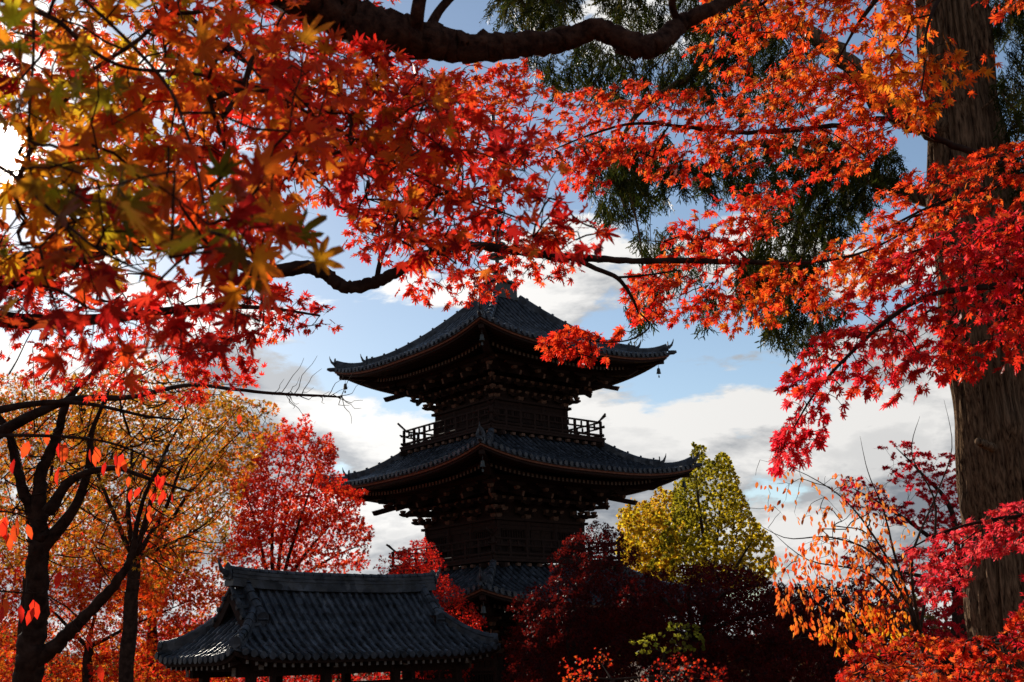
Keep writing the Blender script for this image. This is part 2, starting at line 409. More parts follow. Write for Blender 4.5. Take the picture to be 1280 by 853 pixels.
class Tree:
    """a woody skeleton plus foliage; everything is real size in 3-D"""
    def __init__(s, root, bark, lm=None):
        s.root = root; s.bark = bark; s.nodes = []; s.par = []; s.lim = []; s.lmb = MB(); s.edges = []; s.leaves = {}; s.lm = lm or M_leaf
    def limb(s, pts, rad, sides=10, wob=.0, grow=True, seg=5, part=None):
        """pts: world points; rad metres; resampled smoothly and registered as places twigs start from"""
        pts = np.array(pts, float); n = len(pts); rad = np.array(rad, float)
        seg = seg * 2 if sides > 8 else seg
        tt = np.linspace(0, n - 1, (n - 1) * seg + 1); P = []; R = []
        for t in tt:
            i = min(int(t), n - 2); f = t - i
            p0 = pts[max(i - 1, 0)]; p1 = pts[i]; p2 = pts[i + 1]; p3 = pts[min(i + 2, n - 1)]
            P.append(.5 * ((2 * p1) + (-p0 + p2) * f + (2 * p0 - 5 * p1 + 4 * p2 - p3) * f * f + (-p0 + 3 * p1 - 3 * p2 + p3) * f ** 3))
            R.append(rad[i] * (1 - f) + rad[i + 1] * f)
        P = np.array(P); R = np.array(R)
        if wob: P[1:-1] += rng.normal(0, 1, (len(P) - 2, 3)) * (R[1:-1, None] * wob); R = R * rng.uniform(1 - wob * .35, 1 + wob * .35, len(R))
        mb = MB() if part else s.lmb
        mb.tube(P, R, sides, rough=.13 if sides > 8 else 0)
        if part: mb.build(part, s.bark, s.root, smooth=True)
        if grow:
            for p in P: s.nodes.append(p); s.par.append(-1)
    def fill(s, poly, d, na, leaf, cols, cover=1.2, tm='maple_mid', flow=None, spread=.35, flat=.35, up=.5, face=.35, seed=1, rt=.0022, curve=0, w=None, dfun=None, grad=None, size_var=.22, droop=.25, taper=.5, maxlink=None, jit=.32):
        r = np.random.default_rng(seed)
        uv = sample_poly(poly, na, r)
        # even the anchors out a little
        for _ in range(2):
            dd = uv[:, None] - uv[None]; q = (dd ** 2).sum(-1) + 1e-3; np.fill_diagonal(q, 1e9)
            rad2 = area(poly) / na
            push = (dd / np.sqrt(q)[..., None] * np.exp(-q / rad2)[..., None]).sum(1) * math.sqrt(rad2) * .25
            nw = uv + push; ok = in_poly(nw, poly); uv[ok] = nw[ok]
        dep = r.uniform(d[0], d[1], na) if dfun is None else dfun(uv, r)
        A = at_many(uv, dep)
        nodes = np.array(s.nodes)
        d2 = ((A[:, None] - nodes[None]) ** 2).sum(-1).min(1)
        order = np.argsort(d2); base = len(s.nodes)
        allp = list(s.nodes); dirs = np.zeros((na, 3))
        arr = np.array(allp + [np.zeros(3)] * na); cnt = len(allp)
        # shift so that a twig never starts from an older, unrelated part of the crown if a nearer one exists
        for k in order:
            q = ((arr[:cnt] - A[k]) ** 2).sum(1)
            j = int(np.argmin(q)); v = A[k] - arr[j]
            dirs[k] = v / (np.linalg.norm(v) + 1e-9)
            s.nodes.append(A[k]); s.par.append(j); arr[cnt] = A[k]; cnt += 1
            s.edges.append((j, len(s.nodes) - 1, rt))
        fl = None
        if flow is not None:
            a = math.radians(flow); v = at(640 + 10 * math.cos(a), 426 - 10 * math.sin(a), 10) - at(640, 426, 10); fl = v / np.linalg.norm(v)
            dirs = dirs * .5 + fl * .9
        dirs += r.normal(0, .55 if tm == 'frond' else .25, (na, 3)); dirs /= np.linalg.norm(dirs, axis=1)[:, None]
        dm = float(np.mean(dep)); px = leaf * F / dm
        fac = {'maple': .30, 'maple_mid': .30, 'star': .33, 'oval': .26, 'fan': .35, 'frond': .16}[tm]
        n = int((COVER + (3.0 if tm == 'frond' else 0)) * cover * area(poly) / (fac * px * px)); per = np.maximum(r.poisson(n / na, na), 1)
        idx = np.repeat(np.arange(na), per); n = len(idx)
        Lm = spread * math.sqrt(area(poly) / na) * 2.2 * dm / F          # reach of one spray, metres
        lat = np.cross(dirs, (0, 0, 1)); lat /= np.linalg.norm(lat, axis=1)[:, None] + 1e-6
        nor = np.cross(lat, dirs)
        sa = r.uniform(-.45, 1, n) * Lm; sb = r.normal(0, .45, n) * Lm * (1.1 - .5 * sa / Lm); sc = r.normal(0, flat * .4, n) * Lm
        P = A[idx] + dirs[idx] * sa[:, None] + lat[idx] * sb[:, None] + nor[idx] * sc[:, None]
        P[:, 2] -= droop * (sa ** 2 + sb ** 2) / max(Lm, 1e-3) * .5
        sz = leaf * r.uniform(1 - size_var, 1 + size_var, n)
        T = dirs[idx] * (.5 if tm == 'frond' else .8) + lat[idx] * np.sign(sb)[:, None] * .55 + r.normal(0, .35, (n, 3)); T[:, 2] -= droop * 1.6
        Nn = r.normal(0, .45, (n, 3)); Nn[:, 2] += up
        Nn += -np.array(fw)[None] * face * np.sign(r.uniform(-1, 1, n) + .6)[:, None]
        if grad is not None:
            c0 = np.clip((uv @ np.array(grad[0]) - grad[1]) / (grad[2] - grad[1]), 0, .999)[idx]
            C = palette(cols, n, r, centre=c0, jit=jit)
        else: C = palette(cols, n, r, w=w, jit=jit)
        C *= r.uniform(.7, 1.2, na)[idx][:, None]
        q = P - np.array([0, 0, CAMZ]); yc = q[:, 1] * math.cos(TH) + q[:, 2] * math.sin(TH); zc = -q[:, 1] * math.sin(TH) + q[:, 2] * math.cos(TH)
        keep = ((F * q[:, 0] / yc + 630) ** 2 + (F * zc / yc - 246) ** 2) > 34 ** 2        # an opening in the leaves towards the low sun
        P, T, Nn, sz, C, idx = P[keep], T[keep], Nn[keep], sz[keep], C[keep], idx[keep]; n = len(P)
        L = s.leaves.setdefault(tm, Leaves()); L.add(P, T, Nn, sz, np.clip(C, 0, .9))
        # little stalks that carry the leaves: from the spray's heart outwards
        k = min(n, na * (4 if dm < 12 else 1)); pick = r.choice(n, k, replace=False)
        for q in pick:
            s.edges.append((P[q], base + int(np.where(order == idx[q])[0][0]), rt * .6))
    def finish(s, foliage='foliage', twig_sides=4, pipe=.42):
        n = len(s.nodes); w = np.zeros(n)
        for j, e in enumerate(s.edges[::-1]):
            if isinstance(e[0], (int, np.integer)):
                w[e[1]] += 1
                w[e[0]] += w[e[1]]
        mb = MB(); r = np.random.default_rng(5)
        for e in s.edges:
            if isinstance(e[0], (int, np.integer)):
                a = s.nodes[e[0]]; b = s.nodes[e[1]]; L = np.linalg.norm(b - a)
                if L < 1e-4: continue
                ra = e[2] * max(w[e[1]] + 1, 1) ** pipe; rb = e[2] * max(w[e[1]], 1) ** pipe * .9
                k = 4; ts = np.linspace(0, 1, k)[:, None]; P = a + (b - a) * ts
                P[1:-1] += r.normal(0, .05, (k - 2, 3)) * L; P[1:-1, 2] += .04 * L
                mb.tube(P, np.linspace(ra, rb, k), twig_sides, cap=False)
            else:
                b = e[0]; a = s.nodes[e[1]]; L = np.linalg.norm(b - a)
                if L < 1e-4: continue
                mid = (a + b) / 2 + r.normal(0, .06, 3) * L
                mb.tube([a, mid, b], [e[2], e[2] * .8, e[2] * .35], 3, cap=False)
        for q in range(len(mb.v)): s.lmb.v.append(mb.v[q])
        s.lmb.f += [tuple(i + s.lmb.n for i in f) for f in mb.f]; s.lmb.mi += mb.mi; s.lmb.n += mb.n
        if s.lmb.n: s.lmb.build('branches', s.bark, s.root, smooth=True)
        for k, L in s.leaves.items(): L.build(foliage, k, s.lm, s.root)
def px_path(lst): return [at(*q) for q in lst]

# ------------------------------------------------------------------ ground
def ground_z(x, y):
    r = np.sqrt(x ** 2 + y ** 2)
    k = np.clip((26 - r) / 18, 0, 1); k = k * k * (3 - 2 * k)
    return 1.45 * k
def make_ground():
    g = np.concatenate([[-1500, -600, -250, -120], np.arange(-70, 71, 1.75), [120, 250, 600, 1500]])
    XX, YY = np.meshgrid(g, g + 25, indexing='ij')
    ZZ = ground_z(XX, YY) + .04 * np.sin(XX * .9) * np.cos(YY * .7) * (np.abs(XX) < 60)
    n = len(g); V = np.stack([XX, YY, ZZ], -1).reshape(-1, 3)
    Fc = [(i * n + j, (i + 1) * n + j, (i + 1) * n + j + 1, i * n + j + 1) for i in range(n - 1) for j in range(n - 1)]
    mb = MB(); mb.add(V, Fc); o = mb.build('ground', M_ground, smooth=True); o['kind'] = 'structure'
make_ground()
def gz(x, y): return float(ground_z(np.array(x), np.array(y)))

# ------------------------------------------------------------------ pagoda
def rot_xf(k):
    c, s = [(1, 0), (0, 1), (-1, 0), (0, -1)][k]
    def f(p):
        p = np.asarray(p, float)
        return np.stack([p[:, 0] * c - p[:, 1] * s, p[:, 0] * s + p[:, 1] * c, p[:, 2]], 1)
    return f
class SideMB(MB):
    """side frame: x along the wall, y = -r (outwards is -y), then turned by k quarter turns"""
    k = 0
    def add(s, verts, faces, mi=0):
        verts = rot_xf(s.k)(np.asarray(verts, float).reshape(-1, 3)); MB.add(s, verts, faces, mi)

PAG = thing('pagoda', 'tall dark three-storey wooden pagoda with upswept grey tiled roofs and a bronze spire', 'pagoda', (-0.514, 45.0, 0), math.pi / 4 - 0.083)
LIFT = .50
def eave_z(hm, a, x, i, I):
    return hm + LIFT * np.power(np.abs(x) / a, 3.0) * np.clip(1 - i / (.75 * I), 0, 1) ** 1.6
def roof_surface(hm, a, I, rise):
    def z(x, i):
        s = np.clip(i / I, 0, 1)
        return eave_z(hm, a, x, i, I) + rise * (.42 * s + .58 * s * s)
    return z
def ornate_tip(mb, p, d, size=.3, mi=0):
    """demon-tile end with an upswept horn; p base point, d outward horizontal unit"""
    d = np.array([d[0], d[1], 0.]); d /= np.linalg.norm(d); p = np.array(p, float); U = np.array([0, 0, 1.])
    path = [p - d * .25 * size, p + d * .15 * size + U * .12 * size, p + d * .55 * size + U * .42 * size, p + d * .80 * size + U * .95 * size, p + d * .88 * size + U * 1.35 * size]
    mb.tube(path, np.array([.30, .26, .17, .09, .03]) * size, 6, mi)
    sd = np.array([-d[1], d[0], 0])
    w = .55 * size; V = []
    for (a, b) in [(-w, -.35), (w, -.35), (w * 1.1, .1), (w * .6, .75), (0, 1.0), (-w * .6, .75), (-w * 1.1, .1)]:
        V.append(p + sd * a + U * b * size + d * .02)
    V2 = [v - d * .14 * size for v in V]; n = len(V)
    mb.add(V + V2, [tuple(range(n)), tuple(range(n, 2 * n))[::-1]] + [(i, i + n, (i + 1) % n + n, (i + 1) % n) for i in range(n)], mi)

def pagoda_roof(hm, a, rt_, rise, bwall, top=False):
    I = a - rt_; zf = roof_surface(hm, a, I, rise)
    roof = SideMB(); under = SideMB(); trim = SideMB()
    nu, ns = 34, 12
    for k in range(4):
        roof.k = under.k = trim.k = k
        # tiled sheet
        V = []; 
        for js in range(ns + 1):
            i = I * js / ns
            for ju in range(nu + 1):
                x = (a - i) * (2 * ju / nu - 1); V.append((x, -(a - i), float(zf(x, i))))
        Fc = [(j * (nu + 1) + q, j * (nu + 1) + q + 1, (j + 1) * (nu + 1) + q + 1, (j + 1) * (nu + 1) + q) for j in range(ns) for q in range(nu)]
        roof.add(V, Fc)
        # rows of round cover tiles, each tile a little proud of the next, with a round end disc at the eave
        sp = .262; nrow = int(a / sp)
        for q in range(-nrow, nrow + 1):
            x = q * sp; end = min(I, a - abs(x) - .02)
            if end < .12: continue
            i = np.arange(-.05, end, .30); i = np.append(i, end)
            pts = []; rad = []
            for m_ in range(len(i)):
                ii = i[m_]; z = float(zf(x, max(ii, 0))) + .02
                pts.append((x, -(a - ii), z)); rad.append(.070)
                if m_ < len(i) - 1: pts.append((x, -(a - (ii + .9 * (i[m_ + 1] - ii))), float(zf(x, max(ii + .9 * (i[m_ + 1] - ii), 0))) + .02)); rad.append(.058)
            roof.tube(pts, rad, 6)
            roof.tube([(x, -(a + .075), float(zf(x, 0)) - .005), (x, -(a + .04), float(zf(x, 0)) - .005)], .085, 8)
        # eave boards: pale red strip, then two tiers of rafters
        us = np.linspace(-1, 1, 41)
        def strip(mb, r_in, r_out, ztop, zbot, mi=0, half=None):
            P = []
            for u in us:
                for (r, dz) in ((r_out, ztop), (r_out, zbot), (r_in, zbot), (r_in, ztop)):
                    x = u * r; P.append((x, -r, float(eave_z(hm, a, x * a / r_out, 0, I)) + dz))
            Fq = [(4 * i + j, 4 * i + (j + 1) % 4, 4 * i + 4 + (j + 1) % 4, 4 * i + 4 + j) for i in range(len(us) - 1) for j in range(4)]
            mb.add(P, Fq, mi)
        strip(roof, a - .22, a + .005, .0, -.10)
        strip(trim, a - .16, a - .05, -.102, -.175)
        strip(under, a - .34, a - .11, -.177, -.26)
        strip(under, a - 1.36, a - 1.20, -.27, -.40)
        # soffit boards above the rafters
        P = []; rr = [a - .14, a - 1.25, bwall + .3]; zz = [-.185, -.04, .30]
        for r, dz in zip(rr, zz):
            for u in us: 
                x = u * r; P.append((x, -r, float(eave_z(hm, a, x * a / rr[0], a - r, 5.0)) + dz))
        m_ = len(us)
        under.add(P, [(j * m_ + i, j * m_ + i + 1, (j + 1) * m_ + i + 1, (j + 1) * m_ + i) for j in range(2) for i in range(m_ - 1)])
        spr = .205; nr = int((a - .2) / spr)
        for q in range(-nr, nr + 1):
            x = q * spr + .001
            for (r0, r1, z0, z1, w, h) in ((a - .20, max(a - 1.34, abs(x) + .05), -.265, -.13, .085, .11), (a - 1.17, max(bwall + .35, abs(x) + .05), -.40, .02, .095, .12)):
                if r0 - r1 < .15 or abs(x) > r0 - .1: continue
                full = (a - 1.34 if r0 > a - 1 else bwall + .35); fr = (r0 - r1) / (r0 - full)
                e0 = float(eave_z(hm, a, x * a / r0, 0 if r0 > a - 1 else 1.0, 5.0)); e1 = float(eave_z(hm, a, x * a / r0, 1.0, 5.0)) + (z1 - z0) * fr
                if r0 > a - 1: e1 = e0 + (z1 - z0) * fr
                hw = w / 2
                V = [(x - hw, -r0, e0 + z0), (x + hw, -r0, e0 + z0), (x + hw, -r0, e0 + z0 + h), (x - hw, -r0, e0 + z0 + h),
                     (x - hw, -r1, e1 + z0), (x + hw, -r1, e1 + z0), (x + hw, -r1, e1 + z0 + h), (x - hw, -r1, e1 + z0 + h)]
                under.add(V, [(1, 2, 6, 5), (3, 0, 4, 7), (0, 1, 5, 4), (2, 3, 7, 6), (4, 5, 6, 7)])
                under.add([(x - hw, -r0, e0 + z0), (x + hw, -r0, e0 + z0), (x + hw, -r0, e0 + z0 + h), (x - hw, -r0, e0 + z0 + h)], [(0, 1, 2, 3)], 1)
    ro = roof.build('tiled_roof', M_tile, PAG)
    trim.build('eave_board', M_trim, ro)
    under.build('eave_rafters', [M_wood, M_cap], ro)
    # hip beams below and corner ridges above
    for k in range(4):
        f = rot_xf(k); d = f([(1, -1, 0)])[0] / math.sqrt(2)
        def hp(i, dz): x = a - i; return f([(x, -x, float(zf(x, i)) + dz)])[0]
        def hz_(r, dz): return f([(r, -r, hm + LIFT * (1 if r > a - 1 else .55) + dz)])[0]
        mb = MB()
        prof = [(-.11, -.06), (.11, -.06), (.11, .15), (.08, .22), (0, .25), (-.08, .22), (-.11, .15)]
        i_s = np.linspace(I, .98, 12); pts = [hp(i, .02 + .10 * max(0, (1.6 - i))) for i in i_s]
        mb.sweep(pts, prof); ornate_tip(mb, pts[-1] + np.array([0, 0, .08]), d, .30)
        i_s = np.linspace(.99, .06, 6); prof2 = [(-.10, -.06), (.10, -.06), (.10, .14), (.06, .21), (0, .24), (-.06, .21), (-.10, .14)]
        pts = [hp(i, .0 + .16 * (1 - i) ** 2) for i in i_s]
        mb.sweep(pts, prof2); ornate_tip(mb, pts[-1] + np.array([0, 0, .05]), d, .27)
        # the small upturned end tile right at the corner
        pe = hp(0.0, -.02); mb.tube([pe - d * .1, pe + d * .12, pe + d * .24 + np.array([0, 0, .03])], [.09, .09, .05], 7)
        # rings of the stacked ridge tiles
        for i in np.arange(1.15, I, .36):
            c = hp(i, .06 + .10 * max(0, (1.6 - i))); c2 = hp(i + .05, .06 + .10 * max(0, (1.6 - i)))
            mb.sweep([c, c2], [(-.125, -.05), (.125, -.05), (.12, .15), (.085, .235), (0, .265), (-.085, .235), (-.12, .15)])
        mb.build('corner_ridge', M_tile, ro)
        mb = MB()
        prof = [(-.10, -.16), (.10, -.16), (.10, .04), (-.10, .04)]
        mb.sweep([hz_(bwall + 1.2, -.28), hz_(a - .34, -.30), hz_(a - .20, -.29)], prof)
        mb.sweep([hz_(bwall + .1, -.30), hz_(a - 1.2, -.52), hz_(a - .98, -.55)], [(-.12, -.16), (.12, -.16), (.12, .08), (-.12, .08)])
        mb.build('hip_rafter', M_wood, ro)
        # wind bell under the corner
        b = hz_(a - .36, -.47); mb = MB()
        mb.tube([b + (0, 0, .05), b + (0, 0, -.16)], .010, 4)
        mb.lathe([(.02, -.15), (.06, -.18), (.075, -.30), (.095, -.38), (.085, -.38), (.03, -.34)], b, 10)
        mb.tube([b + (0, 0, -.34), b + (0, 0, -.46)], .006, 4); mb.box(b + (0, 0, -.50), (.07, .008, .09), k)
        mb.build('wind_bell', M_bronze, PAG, smooth=False)
    return ro

def bracket(side, x, b, z0, H, corner=False):
    """a three-step bracket set: stacked bearing blocks and boat-shaped arms, with a slanting tail rafter"""
    mb = SideMB(); mb.k = side
    def blk(x_, r, z, s=.17, h=.12, mi=1):
        mb.add(*frus(x_, r, z, s, h), mi)
    def frus(x_, r, z, s, h):
        q = s / 2; t = q * .68
        V = [(x_ - t, -r - t, z), (x_ + t, -r - t, z), (x_ + t, -r + t, z), (x_ - t, -r + t, z),
             (x_ - q, -r - q, z + h * .45), (x_ + q, -r - q, z + h * .45), (x_ + q, -r + q, z + h * .45), (x_ - q, -r + q, z + h * .45),
             (x_ - q, -r - q, z + h), (x_ + q, -r - q, z + h), (x_ + q, -r + q, z + h), (x_ - q, -r + q, z + h)]
        Fq = [(3, 2, 1, 0), (8, 9, 10, 11)]
        for o in (0, 4): Fq += [(o + j, o + (j + 1) % 4, o + 4 + (j + 1) % 4, o + 4 + j) for j in range(4)]
        return V, Fq
    def arm(x_, r, z, L, w=.10, h=.14):
        """arm parallel to the wall with curved-up ends"""
        P = [(x_ - L / 2, z + h), (x_ - L / 2, z + h * .45), (x_ - L * .36, z), (x_ + L * .36, z), (x_ + L / 2, z + h * .45), (x_ + L / 2, z + h)]
        V = [(p, -r - w / 2, q) for p, q in P] + [(p, -r + w / 2, q) for p, q in P]; n = 6
        mb.add(V, [tuple(range(n)), tuple(range(n, 2 * n))[::-1]] + [(i, i + n, (i + 1) % n + n, (i + 1) % n) for i in range(n)])
        mb.add([(x_ - L / 2 - .004, -r - w / 2, z + h), (x_ - L / 2 - .004, -r - w / 2, z + h * .45), (x_ - L / 2 - .004, -r + w / 2, z + h * .45), (x_ - L / 2 - .004, -r + w / 2, z + h)], [(0, 1, 2, 3)], 1)
        mb.add([(x_ + L / 2 + .004, -r - w / 2, z + h), (x_ + L / 2 + .004, -r - w / 2, z + h * .45), (x_ + L / 2 + .004, -r + w / 2, z + h * .45), (x_ + L / 2 + .004, -r + w / 2, z + h)], [(3, 2, 1, 0)], 1)
    def out_arm(x_, r0, r1, z, w=.10, h=.14, dx=0.0):
        P = [(r0, z), (r1 - .10, z), (r1, z + h * .5), (r1, z + h), (r0, z + h)]; n = 5
        V = []
        for sgn in (-1, 1):
            for r, zz in P:
                V.append((x_ + dx * (r - r0) + sgn * w / 2, -r, zz))
        mb.add(V, [tuple(range(n)), tuple(range(n, 2 * n))[::-1]] + [(i, i + n, (i + 1) % n + n, (i + 1) % n) for i in range(n)])
        mb.add([(x_ + dx * (r1 - r0) - w / 2, -r1 - .004, z + h * .5), (x_ + dx * (r1 - r0) + w / 2, -r1 - .004, z + h * .5), (x_ + dx * (r1 - r0) + w / 2, -r1 - .004, z + h), (x_ + dx * (r1 - r0) - w / 2, -r1 - .004, z + h)], [(0, 1, 2, 3)], 1)
    st = H / 4.2
    blk(x, b + .05, z0, .26, .17)
    for j in range(3):
        z = z0 + .16 + j * st; r = b + .05 + j * .34
        dxs = ((0.0,) if not corner else (0.0, .999))
        arm(x, r, z, .95 if j < 2 else .80)
        for q in (-.38, 0, .38): blk(x + q, r, z + .14, .16, .11)
        for dx in dxs: out_arm(x, b - .1 if dx == 0 else b, r + .42, z, dx=dx)
        if corner:
            blk(x + (r + .34 - b), r + .34, z + .14, .17, .11)
    for dx in ((0.0,) if not corner else (0.0, .999)):
        # slanting tail rafter poking out below the eave
        r0, r1 = b, b + 1.52; za, zb = z0 + H * .78, z0 + H * .42; w = .10
        V = []
        for sgn in (-1, 1):
            for r, zz in ((r0, za), (r1, zb), (r1 + .06, zb + .17), (r0, za + .16)): V.append((x + dx * (r - r0) + sgn * w / 2, -r, zz))
        mb.add(V, [(0, 1, 2, 3), (7, 6, 5, 4), (0, 4, 5, 1), (2, 6, 7, 3), (3, 7, 4, 0)]); mb.add([V[1], V[5], V[6], V[2]], [(0, 1, 2, 3)], 1)
        blk(x + dx * 1.2, b + 1.2, z0 + H * .62, .17, .12)
        arm(x + dx * 1.2, b + 1.2, z0 + H * .72, .85)
    return mb

def pagoda_storey(zb, b, zt, nb=3):
    """columns, tie beams, doors and slatted windows between floor zb and bracket level zt"""
    body = MB(); core = SideMB(); doors = []
    H = zt - zb
    for k in range(4):
        core.k = k
        core.add([(-b + .06, -b + .06, zb), (b - .06, -b + .06, zb), (b - .06, -b + .06, zt + 1.2), (-b + .06, -b + .06, zt + 1.2)], [(0, 1, 2, 3)])
        for hz, th in ((zb + .10, .2), (zb + H * .34, .12), (zb + H * .80, .14), (zt - .09, .18)):
            core.box((0, -b - .02, hz), (2 * b + .3, .16, th))
        # planks between beams
        for q in np.linspace(-b + .2, b - .2, 15): core.box((q, -b + .045, zb + H / 2), (.02, .03, H))
        core.box((0, -b - .04, zt + .02), (2 * b + .5, .34, .09))
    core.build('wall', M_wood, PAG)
    xs = np.linspace(-b, b, nb + 1)
    done = set()
    for k in range(4):
        for x in xs[:-1]:
            p = rot_xf(k)([(x, -b, 0)])[0]
            mb = MB(); mb.tube([(p[0], p[1], zb), (p[0], p[1], zt)], [.155, .145], 12)
            mb.build('column', M_wood, PAG, smooth=False)
        # middle bay: panelled double door; outer bays: slatted window
        mb = SideMB(); mb.k = k; w = xs[2] - xs[1] - .36; h0 = zb + .22; h1 = zb + H * .76
        for s in (-1, 1):
            mb.box((s * w / 4, -b - .03, (h0 + h1) / 2), (w / 2 - .02, .05, h1 - h0))
            for zz in (h0 + .06, (h0 + h1) / 2, h1 - .06): mb.box((s * w / 4, -b - .06, zz), (w / 2 - .05, .03, .07))
        mb.build('door', M_wood, PAG)
        for sx in (-1, 1):
            cx = sx * (xs[3] + xs[2]) / 2; w2 = xs[3] - xs[2] - .40; mb = SideMB(); mb.k = k
            z0, z1 = zb + H * .38, zb + H * .74
            for zz in (z0, z1): mb.box((cx, -b - .03, zz), (w2, .07, .06))
            for q in np.linspace(-w2 / 2, w2 / 2, 9): mb.box((cx + q, -b - .03, (z0 + z1) / 2), (.035, .05, z1 - z0))
            mb.build('slatted_window', M_wood, PAG)

def pagoda_balcony(zf, c, b):
    """floor with bracket course below it and a railing with crossed, upturned corners"""
    fl = SideMB()
    for k in range(4):
        fl.k = k
        fl.box((0, -(c + b) / 2 + .03, zf - .04), (2 * c + .10, c - b + .2, .07))
        fl.box((0, -c + .02, zf - .12), (2 * c + .02, .14, .12))
        fl.box((0, -c + .32, zf - .42), (2 * c - .5, .16, .14))
        for q in np.linspace(-c + .12, c - .12, 13):
            fl.box((q, -c + .30, zf - .27), (.13, .55, .11)); fl.box((q, -c + .0, zf - .28), (.14, .14, .10), mi=1)
            fl.box((q, -c + .33, zf - .54), (.30, .16, .11))
        fl.box((0, -c + .40, zf - .78), (2 * c - .78, .3, .42))
        # long beam ends that cross at the corners and stick out
        fl.box((0, -c + .34, zf - .33), (2 * c + .62, .12, .15))
    o = fl.build('balcony', [M_wood, M_woodend], PAG)
    ra = SideMB()
    for k in range(4):
        ra.k = k; r = c - .07
        for z, th, ex in ((.10, .10, .14), (.38, .07, .20), (.62, .08, .30)):
            n = 15; xs = np.linspace(-r - ex, r + ex, n)
            P = []
            for x in xs:
                lift = max(0, abs(x) - r + .12) ** 1.5 * (1.1 if z > .6 else .35 if z > .3 else 0)
                P.append((x, -r, zf + z + lift))
            ra.tube(P, th / 2, 6)
        for q in np.linspace(-r, r, 9):
            hgt = .60 if abs(abs(q) - r) > .01 else .66
            if abs(q - r) < .01: continue
            ra.box((q, -r, zf + hgt / 2), (.085, .085, hgt))
        for q in np.linspace(-r, r, 17)[1::2]:
            ra.box((q, -r, zf + .48), (.06, .05, .18))
    ra.build('railing', M_wood, o)

H1, H2, H3 = 14.55, 10.03, 5.30            # heights of the three eave corners
for (h, a, b, top, c) in ((H1, 4.80, 1.74, True, None), (H2, 5.29, 2.06, False, 2.82), (H3, 5.78, 2.42, False, 3.14)):
    hm = h - LIFT - .08
    if top: pagoda_roof(hm, a, .55, 2.98, b, True)
    else: pagoda_roof(hm, a, c - .25, 1.45, b)
    zt = hm - 1.62                           # bracket level
    Hb = 1.42
    for k in range(4):
        xs = np.linspace(-b, b, 4)
        for j, x in enumerate(xs[:-1]):
            pass
        for j, x in enumerate(xs[1:]):
            mb = bracket(k, x, b, zt + .06, Hb, corner=(j == 2))
            if j == 2:                       # the corner set also steps along the neighbouring side
                m2 = bracket((k + 1) % 4, -x, b, zt + .06, Hb)
                mb.v += m2.v; mb.f += [tuple(i + mb.n for i in f) for f in m2.f]; mb.mi += m2.mi; mb.n += m2.n
            mb.build('bracket_set', [M_wood, M_woodend], PAG)
    pur = SideMB()
    for k in range(4):
        pur.k = k
        pur.box((0, -b - 1.2, zt + Hb * .93), (2 * b + 2.75, .15, .16))
        for j in range(2): pur.box((0, -b - .05 - .34 * (j + 1), zt + .42 + (j + 1) * Hb / 4.2), (2 * b + .9 + .68 * j, .09, .12))
        pur.add([(-b - .7, -b - .7, zt + .95), (b + .7, -b - .7, zt + .95), (b + 1.15, -b - 1.15, zt + Hb + .02), (-b - 1.15, -b - 1.15, zt + Hb + .02)], [(0, 1, 2, 3)])
    pur.build('purlin', M_wood, PAG)
    zb = {H1: H2 + 1.22, H2: H3 + 1.22, H3: .75}[h]
    pagoda_storey(zb, b, zt)
for (h, b, c) in ((H2, 1.74, 2.82), (H3, 2.06, 3.14)): pagoda_balcony(h + 1.12, c, b)
# stone base and steps
mb = MB(); mb.box((0, 0, .22), (8.2, 8.2, .7)); mb.box((0, 0, .62), (8.0, 8.0, .12))
for k, (dx, dy) in enumerate(((0, -1), (1, 0), (0, 1), (-1, 0))):
    for j in range(3): mb.box((dx * (4.25 + .3 * j), dy * (4.25 + .3 * j), .28 - .17 * j + .1), (1.8 if dy else .3, .3 if dy else 1.8, .5))
mb.build('stone_base', M_stone, PAG)
fl = SideMB()
for k in range(4): fl.k = k; fl.box((0, -3.1, .72), (6.9, 1.2, .1)); fl.box((0, -3.1, 1.3), (.01, .01, .01))
fl.build('veranda', M_wood, PAG)
# spire
zt = H1 - LIFT - .08 + 2.98
mb = MB(); mb.box((0, 0, zt + .02), (1.36, 1.36, .16)); mb.box((0, 0, zt + .36), (1.12, 1.12, .62)); mb.box((0, 0, zt + .70), (1.34, 1.34, .10))
sp = mb.build('spire_base', M_bronze, PAG, bevel=.015)
mb = MB(); mb.lathe([(.50, 0), (.48, .14), (.38, .30), (.18, .40), (.14, .44), (.30, .52), (.42, .60), (.30, .62), (.09, .62), (.08, 8.0), (.03, 8.3)], (0, 0, zt + .75), 18)
pole = mb.build('spire', M_bronze, PAG, smooth=False)
for j in range(9):
    mb = MB(); R = .40 - .018 * j; z = zt + 1.9 + j * .50
    mb.lathe([(R - .05, 0), (R, 0), (R, .07), (R - .05, .07)], (0, 0, z), 20); 
    for q in range(4): mb.box((math.cos(q * math.pi / 2) * R / 2, math.sin(q * math.pi / 2) * R / 2, z + .035), (R - .05, .03, .04), q * math.pi / 2)
    mb.build('spire_ring', M_bronze, pole)
mb = MB()
for q in range(4):
    a_ = q * math.pi / 2; c_, s_ = math.cos(a_), math.sin(a_)
    P = [(.08, 0), (.34, .25), (.22, .5), (.36, .75), (.08, 1.25), (.02, 1.2)]; V = []
    for t in (-.012, .012): V += [(c_ * r - s_ * t, s_ * r + c_ * t, zt + 6.6 + z) for r, z in P]
    mb.add(V, [tuple(range(6)), tuple(range(6, 12))[::-1]] + [(i, i + 6, (i + 1) % 6 + 6, (i + 1) % 6) for i in range(6)])
mb.build('water_flame', M_bronze, pole)
mb = MB(); mb.lathe([(.02, 0), (.13, .1), (.15, .2), (.08, .33), (.02, .5)], (0, 0, zt + 8.25), 12); mb.build('jewel', M_bronze, pole)

